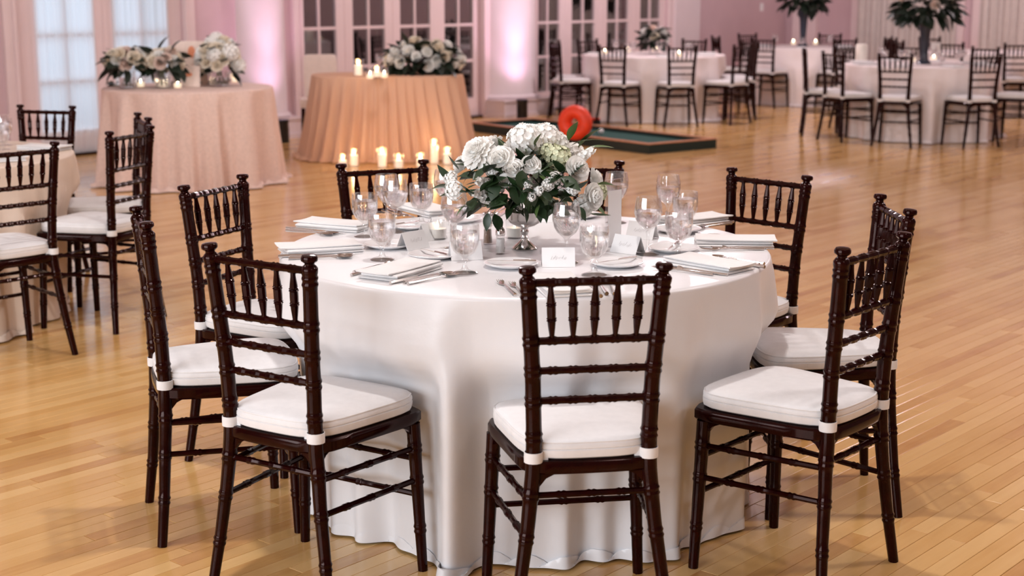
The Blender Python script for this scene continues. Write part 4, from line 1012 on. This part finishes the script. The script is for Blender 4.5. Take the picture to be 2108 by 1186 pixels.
cloth('tablecloth', T3[0], T3[1], T3[2], .765, 'far_cloth', 13, .045, .06, 63, .04, PUSH_T3, 220, 'white cloth on the farthest round table, partly hidden by chairs')
PUSH_T4 = ring(T4[0], T4[1], .98, ((232, 'dark chair at the left front of the table behind at the right edge', 0), (150, 'dark chair before the grey drape at the table behind at right', 0), (110, 'far dark chair facing the camera at the table behind at right edge', 0), (270, 'dark chair at front of the table behind at the right edge', 0), (190, 'dark chair at the left of the table behind at right edge', 0)), 'chairs at the table behind at right')
cloth('tablecloth', T4[0], T4[1], T4[2], .765, 'far_cloth', 13, .045, .06, 64, .04, PUSH_T4, 220, 'white cloth on the table behind at the right edge')
# their centrepieces
p = Vector((T1[0], T1[1], .765)); vase('glass_vase', p, .06, .12, 'short glass vase under the low flowers on the table behind the putting board')
bouquet('flower_arrangement', p + Vector((0, 0, .13)), .15, .13, .15, 8, 110, [ROSE, ROSEB, ROSE2], [LEAFD[0], LEAFD[1]], .06, 'low white and blush flowers with dark leaves on the table behind the putting board', 'flowers', None, 71, .05, .11)
def tall_piece(T, h, r, lab, sd, u=None):
    p = Vector((T[0], T[1], .765)) if u is None else at_y(u, 100, T[1]); p.z = .765
    e = empty('tall_vase', p, 0, 'tall dark glass vase ' + lab, 'vase', 'tall vases')
    link('vase_wall', MB().lathe([(0,0),(.075,0),(.08,.01),(.045,.05),(.04,.12),(.055,h*.75),(.085,h),(.08,h),(.05,h*.75),(.03,.12),(0,.1)], 20).mesh('vase_wall', 'dark_vase'), e)
    bouquet('foliage_centrepiece', p + Vector((0, 0, h + .02)), r, r, r * .85, 12, 170, [ROSEB, ROSE2], [LEAFD[0], LEAFD[1]], .05, 'large dark foliage centrepiece cut off by the picture top ' + lab, 'flowers', 'tall foliage centrepieces', sd, r * .45, .17)
tall_piece(T2, .44, .30, 'on the right-hand round table', 81, 1903)
tall_piece(T3, .50, .28, 'on the farthest table', 82, 1652)
for T, lst, lab in ((T1, ((1245, 112), (1292, 108), (1402, 118), (1352, 107)), 'low-flower table'), (T2, ((1937, 122), (1878, 128)), 'tall-centrepiece table'), (T3, ((1633, 92), (1679, 92)), 'farthest table')):
    for k, (u, v) in enumerate(lst):
        p = gp(u, v, .766); q = Vector((T[0], T[1], .766)); d = p - q
        if d.length > T[2] - .08: p = q + d.normalized() * (T[2] - .08)
        votive(p, 'glowing votive candle, %s, on the %s' % (('leftmost', 'second from left', 'rightmost', 'third from left')[k] if len(lst) > 2 else ('left one of two', 'right one of two')[k] if u < 1800 else ('right of the vase', 'left of the vase')[k], lab), 'votives on the far tables', 1.3)
for T, lab, n in ((T1, 'low-flower table', 7), (T2, 'tall-centrepiece table', 8), (T3, 'farthest table', 6)):
    for k in range(n):
        t = 6.283 * (k + .3) / n; p = Vector((T[0] + math.cos(t) * T[2] * .54, T[1] + math.sin(t) * T[2] * .54, .766))
        side = ('right', 'rear right', 'rear', 'rear left', 'left', 'front left', 'front', 'front right')[int(((math.degrees(t) + 22.5) % 360) // 45)]
        e = glassware('w' if k % 2 else 'g', p, 'clear glass on the %s side of the %s' % (side, lab), 'glasses on the %s' % lab)
        p2 = Vector((T[0] + math.cos(t) * T[2] * .8, T[1] + math.sin(t) * T[2] * .8, .766))
        nk = empty('folded_napkin', p2, t + math.pi / 2, 'folded white napkin on the %s side of the %s' % (side, lab), 'napkin', 'napkins on the %s' % lab)
        link('lower_fold', nap_low, nk); link('upper_fold', nap_up, nk)
p = gp(1773, 127, .766); tag(link('pillar_candle', MB().lathe([(0,0),(.062,0),(.066,.006),(.066,.175),(.055,.19),(.03,.186),(0,.185)], 24).mesh('pillar_candle', 'wax'), None, p), 'thick white pillar candle at the left of the tall-centrepiece table', 'candle')
p = gp(1925, 118, .766); e = empty('table_sign', p, R(10), 'small white card standing right of the tall vase', 'sign'); link('card', MB().box((-.055,-.003,0),(.055,.003,.17)).mesh('card', 'card', False), e); link('foot', MB().box((-.055,-.03,0),(.055,.03,.004)).mesh('foot', 'card', False), e)
for x, y, ku, lab in ((-2.44, 7.05, 'g', 'nearest clear goblet'), (-2.50, 7.25, 'w', 'clear wine glass between two goblets'), (-2.56, 7.45, 'g', 'farthest clear goblet')):
    glassware(ku, Vector((x, y, .766)), lab + ' on the cream-clothed table at the left picture edge', 'glasses on the left table')
for k, (x, y, a) in enumerate(((-2.30, 7.25, 75), (-2.36, 6.75, 120))):
    nk = empty('folded_napkin', (x, y, .766), R(a), ('rear' if k == 0 else 'front') + ' folded white napkin on the cream-clothed table at left', 'napkin', 'napkins on the left table')
    link('lower_fold', nap_low, nk); link('upper_fold', nap_up, nk); link('top_flap', nap_flap, nk)
